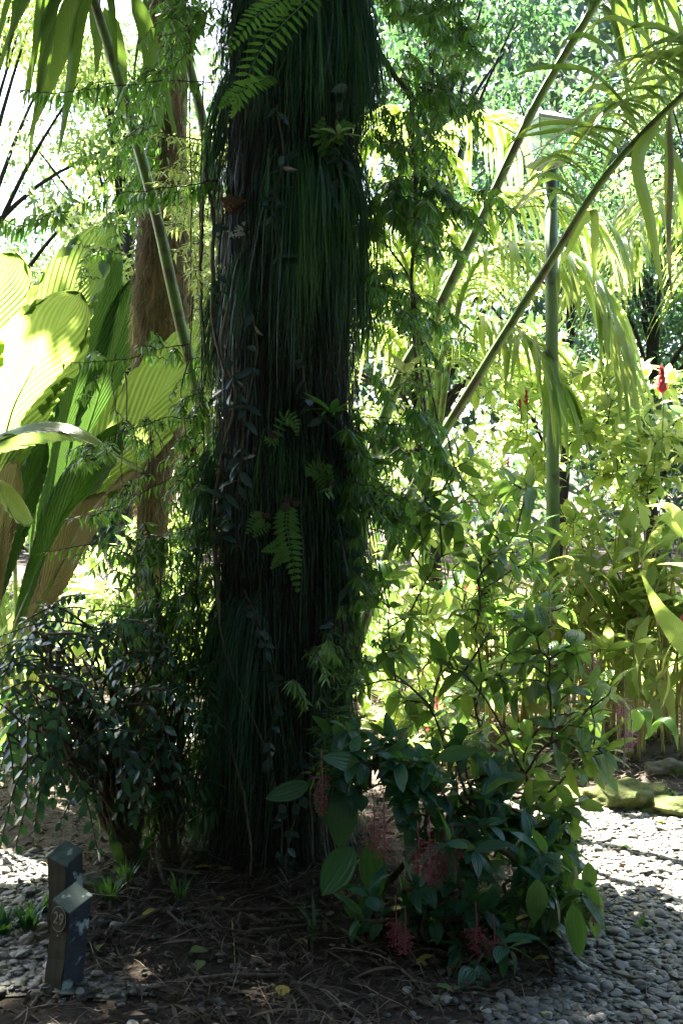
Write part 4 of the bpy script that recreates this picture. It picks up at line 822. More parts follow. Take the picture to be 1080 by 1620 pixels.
# ------------------------------------------------------------------ sunlit shrubs at the right, middle distance
GB = 'sunlit shrubs beyond the pebble path'
def bg(label, px, pybase, d, regs, per, L, W, mat, name='garden_shrub', **kw):
    regs = [(*q[:6], int(q[6]*.40)) for q in regs]; per = max(5, per-1); L *= 1.2; W *= 1.25
    root = np.array([(px-540)/F*d, d, gz(0, d)]); shrub(name, label, 'shrub', root, regs, per, L, W, mat, .014, GB, **kw)
bg('bright shrub just right of the lamp post, waist to head height', 930, 0, 7.4, [(930, 640, 80, 55, 7.4, .4, 90), (930, 740, 90, 70, 7.4, .4, 90), (920, 850, 70, 60, 7.3, .3, 40)], 8, .13, .027, 'bright', ns=3)
bg('bright shrub at the right edge under the red flower spike', 1040, 0, 7.0, [(1040, 690, 60, 50, 7.0, .4, 60), (1050, 780, 60, 60, 7.0, .4, 50)], 8, .14, .03, 'bright', ns=3)
bg('pale leafy shrub left of the lamp post with small red flower spikes', 790, 0, 7.8, [(800, 640, 70, 50, 7.8, .4, 60), (780, 740, 90, 60, 7.7, .4, 80), (740, 830, 90, 60, 7.6, .3, 60)], 8, .13, .026, 'bright', ns=3)
bg('green shrub filling the gap behind the arching branches', 700, 0, 6.6, [(700, 900, 100, 80, 6.6, .4, 80), (760, 1000, 120, 80, 6.5, .4, 90), (680, 1080, 90, 70, 6.5, .4, 60)], 8, .11, .023, 'bright', ns=3)
bg('light shrub behind the right edge of the trunk', 610, 0, 7.2, [(620, 800, 70, 80, 7.2, .4, 60), (620, 950, 70, 80, 7.0, .4, 60), (620, 1090, 60, 60, 7.0, .3, 40)], 8, .12, .025, 'bright', ns=3)
bg('low green shrub at the back of the bed below the arching branches', 730, 0, 5.9, [(730, 1180, 110, 50, 5.9, .3, 70), (650, 1220, 60, 50, 5.8, .3, 30)], 8, .10, .022, 'bright', ns=3)
bg('tall pale shrub behind the lamp post at eye level', 850, 0, 9.5, [(850, 560, 60, 60, 9.5, .5, 60), (900, 600, 120, 40, 9.4, .4, 70), (1000, 620, 80, 40, 9.2, .4, 50)], 8, .16, .035, 'bright', ns=3)
bg('bright green shrub behind the shaggy trunk foot at left', 150, 0, 8.0, [(150, 900, 60, 40, 8, .4, 50), (230, 880, 60, 60, 7.9, .4, 60), (150, 980, 90, 50, 7.7, .4, 50), (270, 1000, 50, 70, 7.7, .3, 40)], 8, .12, .028, 'bright', ns=3)
bg('sunny shrub between the two trunks above the ground ferns', 290, 0, 6.8, [(290, 860, 45, 60, 6.8, .3, 40), (300, 960, 40, 60, 6.6, .3, 40), (270, 1070, 60, 50, 6.4, .3, 40)], 8, .11, .024, 'bright', ns=3)
# lobed light leaves low between trunks
rosette('bright lobed leaf plant between the two trunks', 265, 955, 5.6, 12, .22, .035, 'bright', 'plant', up=.2)
rosette('spreading light green plant seen through the gap left of the shaggy trunk', 145, 940, 7.0, 12, .30, .05, 'bright', 'plant', up=.7)
# cane clumps (ginger)
GC = 'leafy cane clumps at the right'
def canes(label, px, d, spread, n, h, L, W, mat='canelf', per=6, lean=.2):
    n = int(n*1.5)
    root = np.array([(px-540)/F*d, d, gz(0, d)]); r = thing('ginger_clump', label, 'ginger plant', root, GC); ms = MB(); ml = MB()
    for k in range(n):
        b = root+[R.normal(0, spread), R.normal(0, spread*.6), 0]; hh = h*R.uniform(.65, 1.1); ln = np.array([R.normal(0, lean), R.normal(-.05, lean), 0]); t = smoothpath([b, b+ln*hh*.35+[0, 0, hh*.55], b+ln*hh+[0, 0, hh]], 14)
        tube(ms, t, np.linspace(.011, .005, 14), 5); T = nrm(np.gradient(t, axis=0)); s = nrm(np.cross([ln[1]+.1, -ln[0], .0], [0, 0, 1.])+R.normal(0, .3, 3))
        for m in range(per):
            i = 13-int(m*7.5/per); q = 1 if m % 2 else -1
            leaves(ml, t[i:i+1], (s*q*.9+T[i]*R.uniform(.3, .9))[None]+R.normal(0, .15, (1, 3)), L*R.uniform(.7, 1.1), W*R.uniform(.8, 1.1), 6, .2, .4, 'lance', .25)
    ms.build('cane', M['cane'], r); ml.build('foliage', M[mat], r)
canes('tall yellow caned ginger clump right of the lamp post foot', 945, 7.0, .2, 26, 1.35, .26, .035)
canes('yellow caned ginger clump at the right edge behind the mossy rock', 1045, 6.6, .2, 26, 1.3, .30, .045)
canes('dim ginger clump leaning over the path edge behind the rock', 1010, 6.1, .12, 9, .75, .26, .04)
canes('clump of thin canes left of the lamp post foot', 830, 7.0, .2, 18, 1.1, .22, .03)
canes('rusty stalks at the far left under the pleated leaves', 20, 6.2, .18, 16, .7, .2, .02, 'bright', 5)
strapleaf('heliconia', 'plant with large pale sunlit paddle leaves at the right edge', 'plant', [([(1120, 960, 5.8), (1112, 880, 5.7), (1108, 800, 5.6), (1095, 730, 5.6)], .06, (1, .3, .3)), ([(1120, 900, 5.8), (1090, 893, 5.6), (1060, 890, 5.4), (1038, 893, 5.3)], .04, (.1, -.9, .3)), ([(1120, 880, 6), (1085, 830, 5.9), (1055, 800, 5.8), (1020, 800, 5.7)], .05, (.3, -.6, .7)),
    ([(1110, 1050, 5.8), (1070, 1000, 5.7), (1040, 960, 5.7), (1010, 900, 5.6)], .07, (.8, -.2, .5)), ([(1080, 850, 6), (1050, 815, 6), (1030, 840, 5.9), (1015, 880, 5.8)], .035, (.4, -.5, .8))], 'canelf')
strapleaf('drooping_herb', 'low plant with long drooping green leaves above the mossy boulders', 'plant', [([(960, 1090, 5.3), (945, 1110, 5.1), (942, 1170, 5.05), (946, 1240, 5.05)], .05, (1, .1, .1)), ([(1000, 1160, 5.4), (1010, 1120, 5.3), (1024, 1130, 5.2), (1026, 1170, 5.2)], .05, (1, -.2, .1)), ([(1020, 1170, 5.5), (1045, 1135, 5.3), (1066, 1155, 5.2), (1072, 1190, 5.2)], .035, (.9, -.2, .4))], 'medi_l')
# red flower spikes
def red_spike(label, px, py, d, h, w, n):
    base = P(px, py, d); r = thing('red_flower_spike', label, 'flower', base+[0, 0, -h], 'red flower spikes among the sunlit shrubs'); mb = MB()
    a = np.arange(n)*2.4; t = np.arange(n)/n; Pp = base+np.stack([0*t, 0*t, -h*.5+h*t], 1); D = np.stack([np.cos(a), np.sin(a), .8+t*2], 1)
    leaves(mb, Pp, D, h*.45*(1.1-.5*t), w*(1-.5*t), 4, .5, -.2, 'oval', .1); mb.build('bract', M['bract'], r)
    ms = MB(); tube(ms, np.array([base+[0, 0, -h*3.], base+[.01, 0, -h], base+[0, 0, h*.2]]), .004, 5); ms.build('stem', M['gstem'], r)
for lab, px, py, d, h, w, n in [('largest red flower spike, at the right edge above the bright shrub', 1046, 605, 6.4, .16, .028, 30), ('pinkish red flower spike near the lamp post at eye level', 832, 632, 6.9, .10, .014, 12), ('smaller red spike left of the one near the lamp post', 822, 640, 6.9, .07, .012, 10), ('red bud among leaves above the arching branches', 803, 732, 6.8, .07, .010, 8), ('red bud deep in the shrub left of the lamp post', 860, 702, 6.8, .06, .012, 8), ('red blossom low between branches, left one of a pair', 737, 930, 6.0, .05, .012, 8), ('red blossom low between branches, right one of a pair', 756, 930, 6.0, .06, .012, 9),
    ('reddish flower low by the trunk in the bright gap', 690, 1115, 5.8, .08, .015, 10), ('red flower lowest behind the dark shrub leaves', 672, 1150, 5.8, .07, .015, 10), ('dark red flower in the shade of the ginger canes', 1045, 985, 5.9, .06, .012, 8), ('orange red flower at the right edge among canes', 1078, 985, 5.8, .07, .014, 9), ]:
    red_spike(lab, px, py, d, h, w, n)

# ------------------------------------------------------------------ background trees
GT = 'garden trees in the background'
def tree(label, x, y, h, cr, n, leaf, mat, ry=None, clumps=26, low=.35, name='background_tree', trunk=.14, asp=.36):
    z0 = gz(x, y); r = thing(name, label, 'tree', (x, y, z0), GT); mb = MB(); top = np.array([x+R.normal(0, .3), y, z0+h*.8]); b = np.array([x, y, z0-.05])
    tube(mb, smoothpath([b, (b+top)/2+[R.normal(0, .2), 0, 0], top], 14), np.linspace(trunk, trunk*.4, 14), 8, .04)
    ml = MB(); cs = []
    for k in range(clumps):
        a = R.uniform(0, 2*PI); rr = cr*math.sqrt(R.random()); zz = z0+h*R.uniform(low, 1.0); f = math.sin(PI*min(1, max(.12, (zz-z0)/h-low)/(1.02-low)*.8+.12))
        c = np.array([x+rr*f*math.cos(a), y+rr*f*math.sin(a), zz]); cs.append(c)
        s = np.array([x, y, z0+(zz-z0)*R.uniform(.55, .8)]); tube(mb, smoothpath([s, (s+c)/2+[0, 0, .2], c], 7), np.linspace(trunk*.35, .012, 7), 5)
    per = n//clumps
    for c in cs:
        q = R.normal(0, 1, (per, 3)); q = nrm(q)*(R.random((per, 1))**.4); sz = cr*R.uniform(.22, .42); pp = c+q*np.array([sz, sz, sz*.6])
        D = q*.6+R.normal(0, .6, q.shape); D[:, 2] -= .3
        leaves(ml, pp, D, leaf*R.uniform(.6, 1.2, per), leaf*asp*.5*R.uniform(.8, 1.2, per), 2, .25, .2, 'oval', .5)
    mb.build('trunk', M['bark'], r); ml.build('crown', M[mat], r)
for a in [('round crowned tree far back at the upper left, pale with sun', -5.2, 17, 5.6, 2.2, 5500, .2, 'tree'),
          ('tree with a dark shaded crown at the top left behind the palm leaflets', -4.6, 21, 11.5, 2.4, 6500, .2, 'treeshade'),
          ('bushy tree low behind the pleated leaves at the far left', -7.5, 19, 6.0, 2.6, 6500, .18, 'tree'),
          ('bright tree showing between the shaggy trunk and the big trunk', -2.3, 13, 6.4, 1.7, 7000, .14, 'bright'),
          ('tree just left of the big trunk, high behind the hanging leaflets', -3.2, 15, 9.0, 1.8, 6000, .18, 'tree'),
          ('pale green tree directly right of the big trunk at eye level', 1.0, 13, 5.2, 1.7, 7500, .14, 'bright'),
          ('tall tree behind the woody vine at the top of the photo', 1.6, 17, 11.5, 2.4, 7500, .2, 'treeshade'),
          ('bluish shaded tree behind the lamp lantern', 4.3, 20, 10.5, 2.6, 9000, .17, 'treeshade'),
          ('silvery leaved tree right of the lantern', 5.0, 16, 6.2, 1.7, 6500, .16, 'treeshade'),
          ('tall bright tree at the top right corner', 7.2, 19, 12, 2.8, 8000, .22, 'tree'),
          ('low shaded tree at the right edge above the red spike', 6.8, 17.5, 5.4, 1.9, 6500, .15, 'treeshade'),
          ('bright leaved tree filling the upper left corner behind the hanging palm leaflets', -5.4, 14.5, 9.4, 2.3, 9500, .17, 'bright'),  # drawn in the bright leaf colour
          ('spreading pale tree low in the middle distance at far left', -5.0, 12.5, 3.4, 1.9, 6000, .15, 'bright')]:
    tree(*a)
# far wood, one mass
mb = MB(); n = 60000
x = R.uniform(-24, 26, n); y = 30+R.random(n)*12; hmax = np.array([12.+7*(fr2(a, 0, .22))+11/(1+math.exp(-(a+3)*.8)) for a in x]); z = hmax*R.random(n)**.9; cl = np.array([fr2(a*.35+c*.2, b*.35, 1.) for a, b, c in zip(x, z, y)]); k_ = cl > -.2; x, y, z = x[k_], y[k_], z[k_]; n = len(x)
D = R.normal(0, 1, (n, 3)); leaves(mb, np.stack([x, y, z], 1), D, R.uniform(.35, .7, n), R.uniform(.12, .2, n), 2, .25, .2, 'oval', .5)
tag(mb.build('far_wood', M['farw']), 'distant mass of rainforest foliage closing the view', 'wood', kind='stuff')
mb = MB(); n = 42000  # unseen ring of leaves added to dim the sky light on the foreground
a = R.uniform(-PI*1.08, PI*.08, n); rr = R.uniform(8.5, 12.5, n); z = R.uniform(0, 1, n)**.9*10.5; x = rr*np.cos(a)*1.0; y = 1.0+rr*np.sin(a)
D = R.normal(0, 1, (n, 3)); leaves(mb, np.stack([x, y, z], 1), D, R.uniform(.35, .6, n), R.uniform(.11, .17, n), 2, .25, .2, 'oval', .5)
tag(mb.build('skylight_block_foliage', M['canopy']), 'unseen foliage ring added behind and beside the camera to block sky light', 'wood', kind='stuff')
# ground cover beyond the beds
mb = MB(); n = 9000; x = R.uniform(-6, 6, n); y = R.uniform(7.2, 13, n); ok = np.array([not(b < 8.4 and -3 < a < -.3) for a, b in zip(x, y)]); x, y = x[ok], y[ok]; n = len(x)
D = np.stack([R.normal(0, .5, n), R.normal(0, .5, n), np.full(n, .8)], 1); leaves(mb, np.stack([x, y, np.array([gz(a, b) for a, b in zip(x, y)])+R.random(n)*.35], 1), D, R.uniform(.15, .35, n), R.uniform(.02, .05, n), 3, .2, .3, 'oval', .3)
tag(mb.build('ground_cover', M['bright']), 'low leafy ground cover under the garden trees', 'ground cover', kind='stuff')

# ------------------------------------------------------------------ rocks
GK = 'mossy boulders edging the bed'
for lab, px, py, r, mt in [('largest mossy boulder at the right, beside the sunlit pebbles', 985, 1272, (.22, .15, .10), 'moss'), ('long low mossy boulder at the right edge, right of the largest', 1075, 1284, (.22, .12, .065), 'moss'), ('low mossy stone at the bed edge left of the largest boulder', 900, 1268, (.17, .10, .05), 'moss'),
    ('flat stone half buried behind the two wooden posts', 148, 1400, (.085, .06, .035), 'stone'), ('mossy stone behind the heliconia leaves at right', 1050, 1225, (.12, .1, .07), 'stone')]:
    p = GZ(px, py); mb = MB(); blob(mb, p+[0, 0, r[2]*.2], r, 5, .42); o = mb.build('boulder', M[mt], loc=p); tag(o, lab, 'boulder', GK)

# ------------------------------------------------------------------ wooden posts
def post(label, px, py, topz, w, lean, rot, num=False, name='wooden_post'):
    b = GZ(px, py); r = thing(name, label, 'post', b); h = topz-b[2]
    def T(x, y, z):    # local to world: rotate about z then lean
        c, s = math.cos(rot), math.sin(rot); X = x*c-y*s; Y = x*s+y*c; return b+np.array([X+lean[0]*z, Y+lean[1]*z, z])
    hw = w/2; slope = .028   # chamfered top, the front (-x,-y) corner lowest
    def zt(x, y): return h-slope+(-x+y)/w*slope*.9 if False else h-slope+(x*(math.sin(rot))+y*math.cos(rot))/w*slope*1.25
    def box(mb, x0, x1, y0, y1, z0, f=None, nz=14):
        V = []; 
        for k in range(nz+1):
            for x, y in ((x0, y0), (x1, y0), (x1, y1), (x0, y1)):
                z = z0+(zt(x, y)-z0)*k/nz; V.append(T(x+R.normal(0, .0013), y+R.normal(0, .0013), z))
        q = []
        for k in range(nz):
            for m in range(4): q.append([k*4+m, k*4+(m+1) % 4, k*4+4+(m+1) % 4, k*4+4+m])
        q.append([0, 3, 2, 1]); q.append([nz*4, nz*4+1, nz*4+2, nz*4+3]); mb.add(V, q)
    mb = MB(); box(mb, -hw, hw, -hw, hw, -.15); o = mb.build('shaft', M['post'], r, smooth=False)
    mb = MB(); c = .0025     # lichen-covered side board face and top cap, each standing 2.5 mm proud
    V = [T(hw+c, -hw+.002, -.1), T(hw+c, hw-.002, -.1), T(hw+c, hw-.002, zt(hw, hw)-.002), T(hw+c, -hw+.002, zt(hw, -hw)-.002)]
    V += [T(hw-.001, -hw+.002, -.1), T(hw-.001, hw-.002, -.1), T(hw-.001, hw-.002, zt(hw, hw)-.002), T(hw-.001, -hw+.002, zt(hw, -hw)-.002)]
    bx = [[0, 1, 2, 3], [5, 4, 7, 6], [0, 4, 5, 1], [1, 5, 6, 2], [2, 6, 7, 3], [3, 7, 4, 0]]
    mb.add(V, bx); mb.build('lichen_face', M['postface'], r, smooth=False)
    mb = MB(); V = []
    for dz in (.003, -.002):
        for x, y in ((-hw-.001, -hw-.001), (hw+.003, -hw-.001), (hw+.003, hw+.001), (-hw-.001, hw+.001)): V.append(T(x, y, zt(x, y)+dz))
    mb.add(V, [[0, 1, 2, 3], [7, 6, 5, 4], [4, 5, 1, 0], [5, 6, 2, 1], [6, 7, 3, 2], [7, 4, 0, 3]]); mb.build('top', M['posttop'], r, smooth=False)
    if num:
        zc = h*.74; rr = w*.42; mb = MB(); V = [T(0, -hw-.0035, zc)]+[T(rr*math.cos(a), -hw-.0035, zc+rr*math.sin(a)*1.1) for a in np.linspace(0, 2*PI, 33)[:-1]]
        V2 = [T(rr*math.cos(a), -hw+.001, zc+rr*math.sin(a)*1.1) for a in np.linspace(0, 2*PI, 33)[:-1]]
        mb.add(V+V2, [[1+k, 1+(k+1) % 32, 33+(k+1) % 32, 33+k] for k in range(32)], [[0, 1+k, 1+(k+1) % 32] for k in range(32)]); d = mb.build('number_disc', M['disc'], r, smooth=False)
        mb = MB(); ring = np.array([T(rr*1.0*math.cos(a), -hw-.004, zc+rr*1.1*math.sin(a)) for a in np.linspace(0, 2*PI, 40)]); tube(mb, ring, .0011, 5); mb.build('ring', M['paint'], d); mb = MB(); blob(mb, T(0, -hw-.001, zc-rr*1.5), .0028, 2); mb.build('screw', M['lampframe'], r)
        cu = bpy.data.curves.new('n', 'FONT'); cu.body = '29'; cu.size = .052; cu.align_x = 'CENTER'; cu.align_y = 'CENTER'; cu.extrude = .0008; cu.resolution_u = 6
        to = bpy.data.objects.new('n', cu); C.objects.link(to); bpy.context.view_layer.update(); dg = bpy.context.evaluated_depsgraph_get(); me = bpy.data.meshes.new_from_object(to.evaluated_get(dg))
        mb = MB(); vs = [T(v.co.x*.95, -hw-.0045-v.co.z, zc+v.co.y) for v in me.vertices]
        q = [list(p.vertices) for p in me.polygons if len(p.vertices) == 4]; t = [list(p.vertices) for p in me.polygons if len(p.vertices) == 3]
        for p in me.polygons:
            if len(p.vertices) > 4: vv = list(p.vertices); t += [[vv[0], vv[k], vv[k+1]] for k in range(1, len(vv)-1)]
        mb.add(vs, q, t); mb.build('number', M['paint'], d, smooth=False)
        bpy.data.objects.remove(to); bpy.data.meshes.remove(me); bpy.data.curves.remove(cu)
post('leaning wooden post with the number 29 in a circle, front one of two', 100, 1562, .325, .082, (.10, .02), math.radians(-37), True)
post('blank wooden post standing just behind the numbered post', 104, 1480, .345, .082, (-.005, .0), math.radians(-30))

# ------------------------------------------------------------------ litter, twigs, fallen leaves
def twig(label, pts, r, mat='liana', name='fallen_twig', side=0):
    w = [GZ(*a[:2], lift=(a[2] if len(a) > 2 else r+.004)) for a in pts]; p = smoothpath(w, 26); p[1:-1] += np.cumsum(R.normal(0, .0015, (24, 3)), 0)*np.sin(np.linspace(0, PI, 24))[:, None]
    mb = MB(); tube(mb, p, np.linspace(r, r*.6, 26), 6, .06)
    for _ in range(side):
        k = R.integers(5, 20); e = p[k]+np.array([R.normal(0, .06), R.normal(0, .06), R.uniform(0, .03)]); tube(mb, smoothpath([p[k], (p[k]+e)/2+R.normal(0, .01, 3), e], 6), np.linspace(r*.5, r*.3, 6), 5)
    tag(mb.build(name, M[mat], loc=p[0]), label, 'twig', 'fallen twigs and branches on the litter')
twig('straight pale stick lying at the foot of the trunk', [(315, 1441), (400, 1440), (490, 1438)], .006)
twig('long brown branch lying near the front pebbles, left of centre', [(292, 1556), (370, 1556), (455, 1548)], .009, side=1)
twig('weathered stick between trunk foot and shrub, upper of two', [(370, 1484), (430, 1474), (500, 1466)], .007)
twig('weathered stick between trunk foot and shrub, lower of two', [(395, 1466), (440, 1458), (520, 1462)], .006)
twig('curved branch lying from the posts up towards the trunk', [(125, 1502), (180, 1475), (215, 1462), (258, 1441)], .009, side=2)
twig('slender stick leaning against the base of the numbered post', [(72, 1598), (110, 1562), (160, 1528)], .006)
twig('pale bent stalk at the bottom left corner', [(22, 1622), (50, 1600), (70, 1565), (73, 1548)], .006)
twig('short pale stick left of the numbered post', [(8, 1522), (40, 1525), (78, 1530)], .004)
twig('dark branch across the lower middle pebbles', [(470, 1560), (520, 1568), (565, 1578)], .006)
twig('brown stick running to the front shrub', [(540, 1475), (580, 1500), (612, 1515)], .007)
twig('stick poking out under the front shrub', [(635, 1540), (655, 1560), (665, 1570)], .007)
twig('forked twig under the right of the front shrub', [(690, 1510), (740, 1530), (780, 1545)], .006, side=2)
twig('dark branch lying on the pebbles at the lower right', [(880, 1508), (930, 1530), (985, 1550), (1030, 1555)], .009, side=1)
twig('tangled grey twigs on the pebbles at the bottom right', [(905, 1550), (930, 1580), (950, 1612)], .005, side=5)
twig('tan dry stalk at the bottom edge, right of centre', [(855, 1612), (885, 1605), (910, 1596)], .009, 'cane')
twig('long thin twig at the right edge of the pebbles', [(1020, 1475), (1050, 1495), (1085, 1515)], .005)
twig('pale curled strip on the pebbles below the hanging leaf', [(936, 1478), (945, 1495), (938, 1520)], .006, 'cane')
twig('long straight twig in the shade under the front shrub', [(690, 1567), (740, 1566), (790, 1568)], .005)
twig('thin straw curving over the litter in the middle', [(368, 1455), (366, 1490), (372, 1535)], .003, 'cane')
twig('curved root on the litter left of centre', [(265, 1445), (290, 1468), (320, 1470), (345, 1452)], .006)
mb = MB()
for base in [(100, 1480)]: pass
GL = 'single fallen leaves on the litter'
fl = [(338, 1380, 'dryy', 'yellow leaf caught upright at the left foot of the trunk'), (356, 1430, 'dryy', 'yellow leaf below the hanging strands at the trunk foot'), (225, 1458, 'dryy', 'small yellow leaf beside the curved branch'), (165, 1502, 'dryg', 'pale green star shaped fallen leaf right of the numbered post'), (300, 1515, 'dryg', 'round yellow green leaf in the middle of the litter'), (320, 1528, 'dryg', 'flat green leaf beside the round yellow green one'), (548, 1420, 'dryy', 'yellow brown leaf under the big shadowy leaf'),
      (560, 1485, 'dryy', 'brown yellow leaf left of the front shrub'), (658, 1535, 'dryy', 'yellow leaf below the lowest pink flower'), (688, 1522, 'dryy', 'bright yellow leaf next to the forked twig'), (688, 1568, 'dryg', 'green leaf in the shade under the front shrub'), (445, 1586, 'dryy', 'thin yellow leaf at the bottom near the pebbles'), (870, 1525, 'dryy', 'long yellowish leaf at the right end of the shrub'), (1050, 1285, 'dryy', 'yellow leaf lying by the mossy boulder'), (1053, 1307, 'dryy', 'yellow leaf on the sunlit pebbles at right'), (60, 1500, 'dry', 'curled brown leaf left of the posts'),
      (190, 1535, 'dry', 'grey brown leaf in front of the curved branch'), (250, 1540, 'dry', 'brown leaf left of the front branch'), (175, 1592, 'dry', 'dull leaf among the front pebbles'), (485, 1505, 'dryy', 'long dry leaf in the middle of the litter'), (470, 1520, 'dry', 'brown strap leaf near the middle'), (950, 1480, 'dry', 'brown leaf on the pebbles near the magenta flower'), (40, 1425, 'dryg', 'small green leaf behind the posts at left'), (980, 1345, 'dryg', 'green leaf on the sunlit pebbles'), (770, 1560, 'dry', 'brown leaf in the shade at lower right')]
for px, py, mt, lab in fl:
    p = GZ(px, py, .018); mb = MB(); a = R.uniform(0, 6); leaves(mb, p[None], np.array([[math.cos(a), math.sin(a)*.8, R.uniform(0, .35)]]), R.uniform(.05, .085), R.uniform(.014, .024), 5, .3, .3, 'oval', .25); tag(mb.build('fallen_leaf', M[mt], loc=p), lab, 'leaf', GL)
# leaf litter (uncountable)
mb = MB(); mt = MB(); n = 24000; c = 0; Pp = []
while c < n:
    x, y = R.uniform(-3.2, 3.2), R.uniform(2.5, 8.5); r = in_bed(x, y); dens = 1. if r < 1.02 else (.12 if on_path(x, y) else .45)
    if R.random() < dens: Pp.append([x, y, gz(x, y)+R.uniform(.004, .03)]); c += 1
Pp = np.array(Pp); a = R.uniform(0, 2*PI, n); D = np.stack([np.cos(a), np.sin(a), R.normal(0, .3, n)], 1); nar = R.random(n) < .5
leaves(mb, Pp, D, R.uniform(.02, .075, n), np.where(nar, R.uniform(.002, .004, n), R.uniform(.004, .011, n)), 3, .3, .35, 'lance', .5)
tag(mb.build('leaf_litter', M['dry']), 'brown leaf litter around the foot of the trunk', 'leaf litter', kind='stuff')
n = 5200; K = 5; paths = np.zeros((n, K, 3)); sel = R.integers(0, len(Pp), n); a = R.uniform(0, 2*PI, n); L = R.uniform(.05, .28, n); cv = R.normal(0, .3, n)
for k in range(K):
    t = k/(K-1)-.5; paths[:, k] = Pp[sel]+np.stack([np.cos(a+cv*t)*L*t, np.sin(a+cv*t)*L*t, .012+R.normal(0, .008, n)], 1)
straps(mt, paths, nrm(np.stack([-np.sin(a), np.cos(a), 0*a+.3], 1)), R.uniform(.0007, .002, n), 'strap', .4)
tag(mt.build('twig_litter', leaf_mat('straw', (.07, .055, .04), (.26, .21, .15), (.1, .08, .05), .1, .8)), 'fine straws and twiglets scattered over the litter', 'twig litter', kind='stuff')
mb = MB(); n = 300; x = R.normal(-.1, .55, n); y = R.uniform(2.7, 4.1, n); k_ = np.array([in_bed(a, b) < 1.05 for a, b in zip(x, y)]); x, y = x[k_], y[k_]; n = len(x); a = R.uniform(0, 2*PI, n)
leaves(mb, np.stack([x, y, np.array([gz(p, q) for p, q in zip(x, y)])+.022], 1), np.stack([np.cos(a), np.sin(a), R.normal(.05, .2, n)], 1), R.uniform(.06, .22, n), R.uniform(.003, .009, n), 5, .4, .3, 'lance', .5)
tag(mb.build('dead_leaf_strips', leaf_mat('pale dead strip', (.04, .03, .02), (.15, .11, .07), (.06, .04, .02), .1, .7)), 'long dead leaf strips lying in the litter', 'leaf litter', kind='stuff')
# small weeds
def tuft(label, px, py, n, h, mat='narrow', name='weed_tuft', w=.004, d=None):
    b = GZ(px, py); mb = MB(); paths = np.zeros((n, 6, 3)); a = R.uniform(0, 2*PI, n); hh = h*R.uniform(.5, 1.1, n); o = R.uniform(.2, .9, n)
    for k in range(6):
        t = k/5; paths[:, k] = b+np.stack([np.cos(a)*(.02+o*hh*t*t), np.sin(a)*(.02+o*hh*t*t), hh*(t-.35*o*t*t)], 1)
    straps(mb, paths, nrm(np.stack([-np.sin(a), np.cos(a), 0*a], 1)), np.full(n, w), 'strap', .3); tag(mb.build(name, M[mat], loc=b), label, 'weed', 'small weeds on the ground')
tuft('grassy weed tuft right behind the wooden posts', 175, 1425, 40, .12)
tuft('low grass clump near the flat stone behind the posts', 200, 1400, 30, .11)
tuft('dark green weed with broad blades left of the posts', 45, 1470, 26, .10, 'medi', w=.010)
tuft('second broad bladed weed at the left edge', 5, 1478, 18, .10, 'medi', w=.010)
tuft('broad leaved seedling directly behind the numbered post', 62, 1450, 14, .10, 'medi', w=.012)
tuft('seedling on the far side of the path beside the right boulder', 1055, 1262, 10, .08, 'medi_l', w=.016)
tuft('mossy weed patch in the sunlit pebbles', 985, 1345, 50, .03, 'bright', w=.004)
tuft('tiny weed on the pebbles at the right', 1020, 1470, 16, .05)
tuft('thin grass blades by the front of the shrub', 720, 1490, 16, .10)
tuft('fallen green strap blades in the middle of the litter', 500, 1478, 8, .14, 'strand', w=.006)
tuft('small weed at the foot of the stick left of the trunk', 285, 1420, 22, .1, 'narrow')

# ------------------------------------------------------------------ pebbles
pm = []
def mkpeb(sub):
    v, t = ico(sub); v = v.copy(); o = Vector(R.random(3)*90); k = np.array([noise.noise(Vector(a)*1.1+o)+.25*noise.noise(Vector(a)*2.6+o) for a in v]); v *= (1+.42*k)[:, None]; v[:, 2] = np.sign(v[:, 2])*np.abs(v[:, 2])**1.1; return v, t
protos = [mkpeb(3) for _ in range(9)]; low = [mkpeb(2) for _ in range(10)]
cand = []
while len(cand) < 15000:
    x, y = R.uniform(-2.4, 2.6), 2.45+R.random()**1.4*2.9
    if not on_path(x, y):
        if not((y < 2.86+.1*fr2(x, y, 2) and R.random() < .42) or (in_bed(x, y) < 1.22 and R.random() < .03 and y < 3.6)): continue
    if abs(x) > y*.36+.1: continue
    if x < -.1 and y > 4.3 and R.random() < .4: continue
    s = R.uniform(.005, .016)*(1.6 if R.random() < .08 else 1)
    cand.append((x, y, s))
for _ in range(1500):
    x, y = R.uniform(-3, 0), R.uniform(6.1, 8.0)
    if on_path(x, y): cand.append((x, y, R.uniform(.015, .03)))
vis = []
for x, y, s in cand:
    px, py = 540+x/y*F, 810+(CAMZ-gz(x, y))/y*F
    vis.append(s/y if (0 < px < 1080 and py < 1620 and (in_bed(x, y) > .98 or y < 3) and not(480 < px < 880 and py < 1540)) else 0)
order = np.argsort(-np.array(vis)); top = set(order[:300].tolist()); pp = []
for k, (v, t) in enumerate(protos):
    me = bpy.data.meshes.new('pebble'); me.from_pydata(v.tolist(), [], t.tolist()); me.polygons.foreach_set('use_smooth', [True]*len(t)); me.materials.append(M['pebble']); pp.append(me)
g = MB()
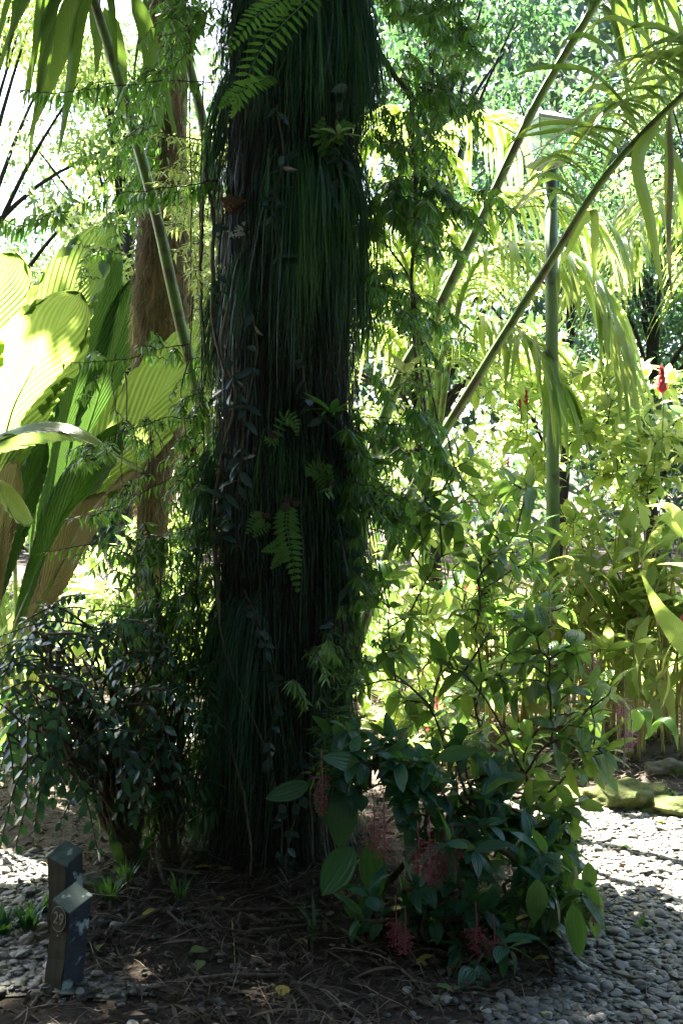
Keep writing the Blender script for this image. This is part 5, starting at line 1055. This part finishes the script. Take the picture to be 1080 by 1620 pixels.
for i, (x, y, s) in enumerate(cand):
    sc = np.array([s*R.uniform(.9, 1.5), s*R.uniform(.8, 1.1), s*R.uniform(.28, .5)]); a = R.uniform(0, 2*PI); z = gz(x, y)+.004+sc[2]*R.uniform(.4, 1.3)
    if i in top:
        o = bpy.data.objects.new('pebble', pp[i % 9]); C.objects.link(o); o.location = (x, y, z+.003); o.scale = tuple(sc); o.rotation_euler = (R.normal(0, .18), R.normal(0, .18), a)
        tag(o, 'smooth grey river pebble lying loose in the foreground of the pebble path', 'pebble', 'loose foreground pebbles of the path')
    else:
        v, t = low[i % 10]; w = v*sc; c, s_ = math.cos(a), math.sin(a); tl = R.normal(0, .12); w = np.stack([w[:, 0]*c-w[:, 1]*s_, w[:, 0]*s_+w[:, 1]*c, w[:, 2]+w[:, 0]*tl], 1); g.add(w+[x, y, z], None, t, luv=np.tile([0, 0, R.random()], (len(w), 1)))
tag(g.build('gravel', M['pebble']), 'bed of grey river pebbles covering the path', 'gravel', kind='stuff')

# ------------------------------------------------------------------ world, sun, camera
w = bpy.data.worlds.new('World'); bpy.context.scene.world = w; w.use_nodes = True; nt = w.node_tree; bgn = nt.nodes['Background']
sky = nt.nodes.new('ShaderNodeTexSky'); sky.sky_type = 'NISHITA'; sky.sun_disc = False; sky.sun_elevation = SUN_EL; sky.sun_rotation = SUN_AZ; sky.air_density = 1.2; sky.dust_density = 2.5
nt.links.new(sky.outputs[0], bgn.inputs[0]); bgn.inputs[1].default_value = .05
sl = bpy.data.lights.new('sun', 'SUN'); sl.energy = 5; sl.angle = math.radians(.55); sl.color = (1, .93, .80); so = bpy.data.objects.new('sun', sl); C.objects.link(so); so.location = (0, 0, 20)
so.rotation_euler = Vector(tuple(S)).to_track_quat('Z', 'Y').to_euler()
cam = bpy.data.cameras.new('camera'); co = bpy.data.objects.new('camera', cam); C.objects.link(co); co.location = (0, 0, CAMZ); co.rotation_euler = (PI/2, 0, 0)
cam.sensor_fit = 'VERTICAL'; cam.sensor_height = 36; cam.lens = 35; cam.clip_end = 1000; cam.clip_start = .05
sc = bpy.context.scene; sc.camera = co
sc.view_settings.view_transform = 'Standard'; sc.view_settings.look = 'None'; sc.view_settings.gamma = 1; sc.view_settings.exposure = 3.95
sc.cycles.max_bounces = 8; sc.cycles.diffuse_bounces = 4; sc.cycles.transmission_bounces = 6; sc.cycles.sample_clamp_indirect = 6
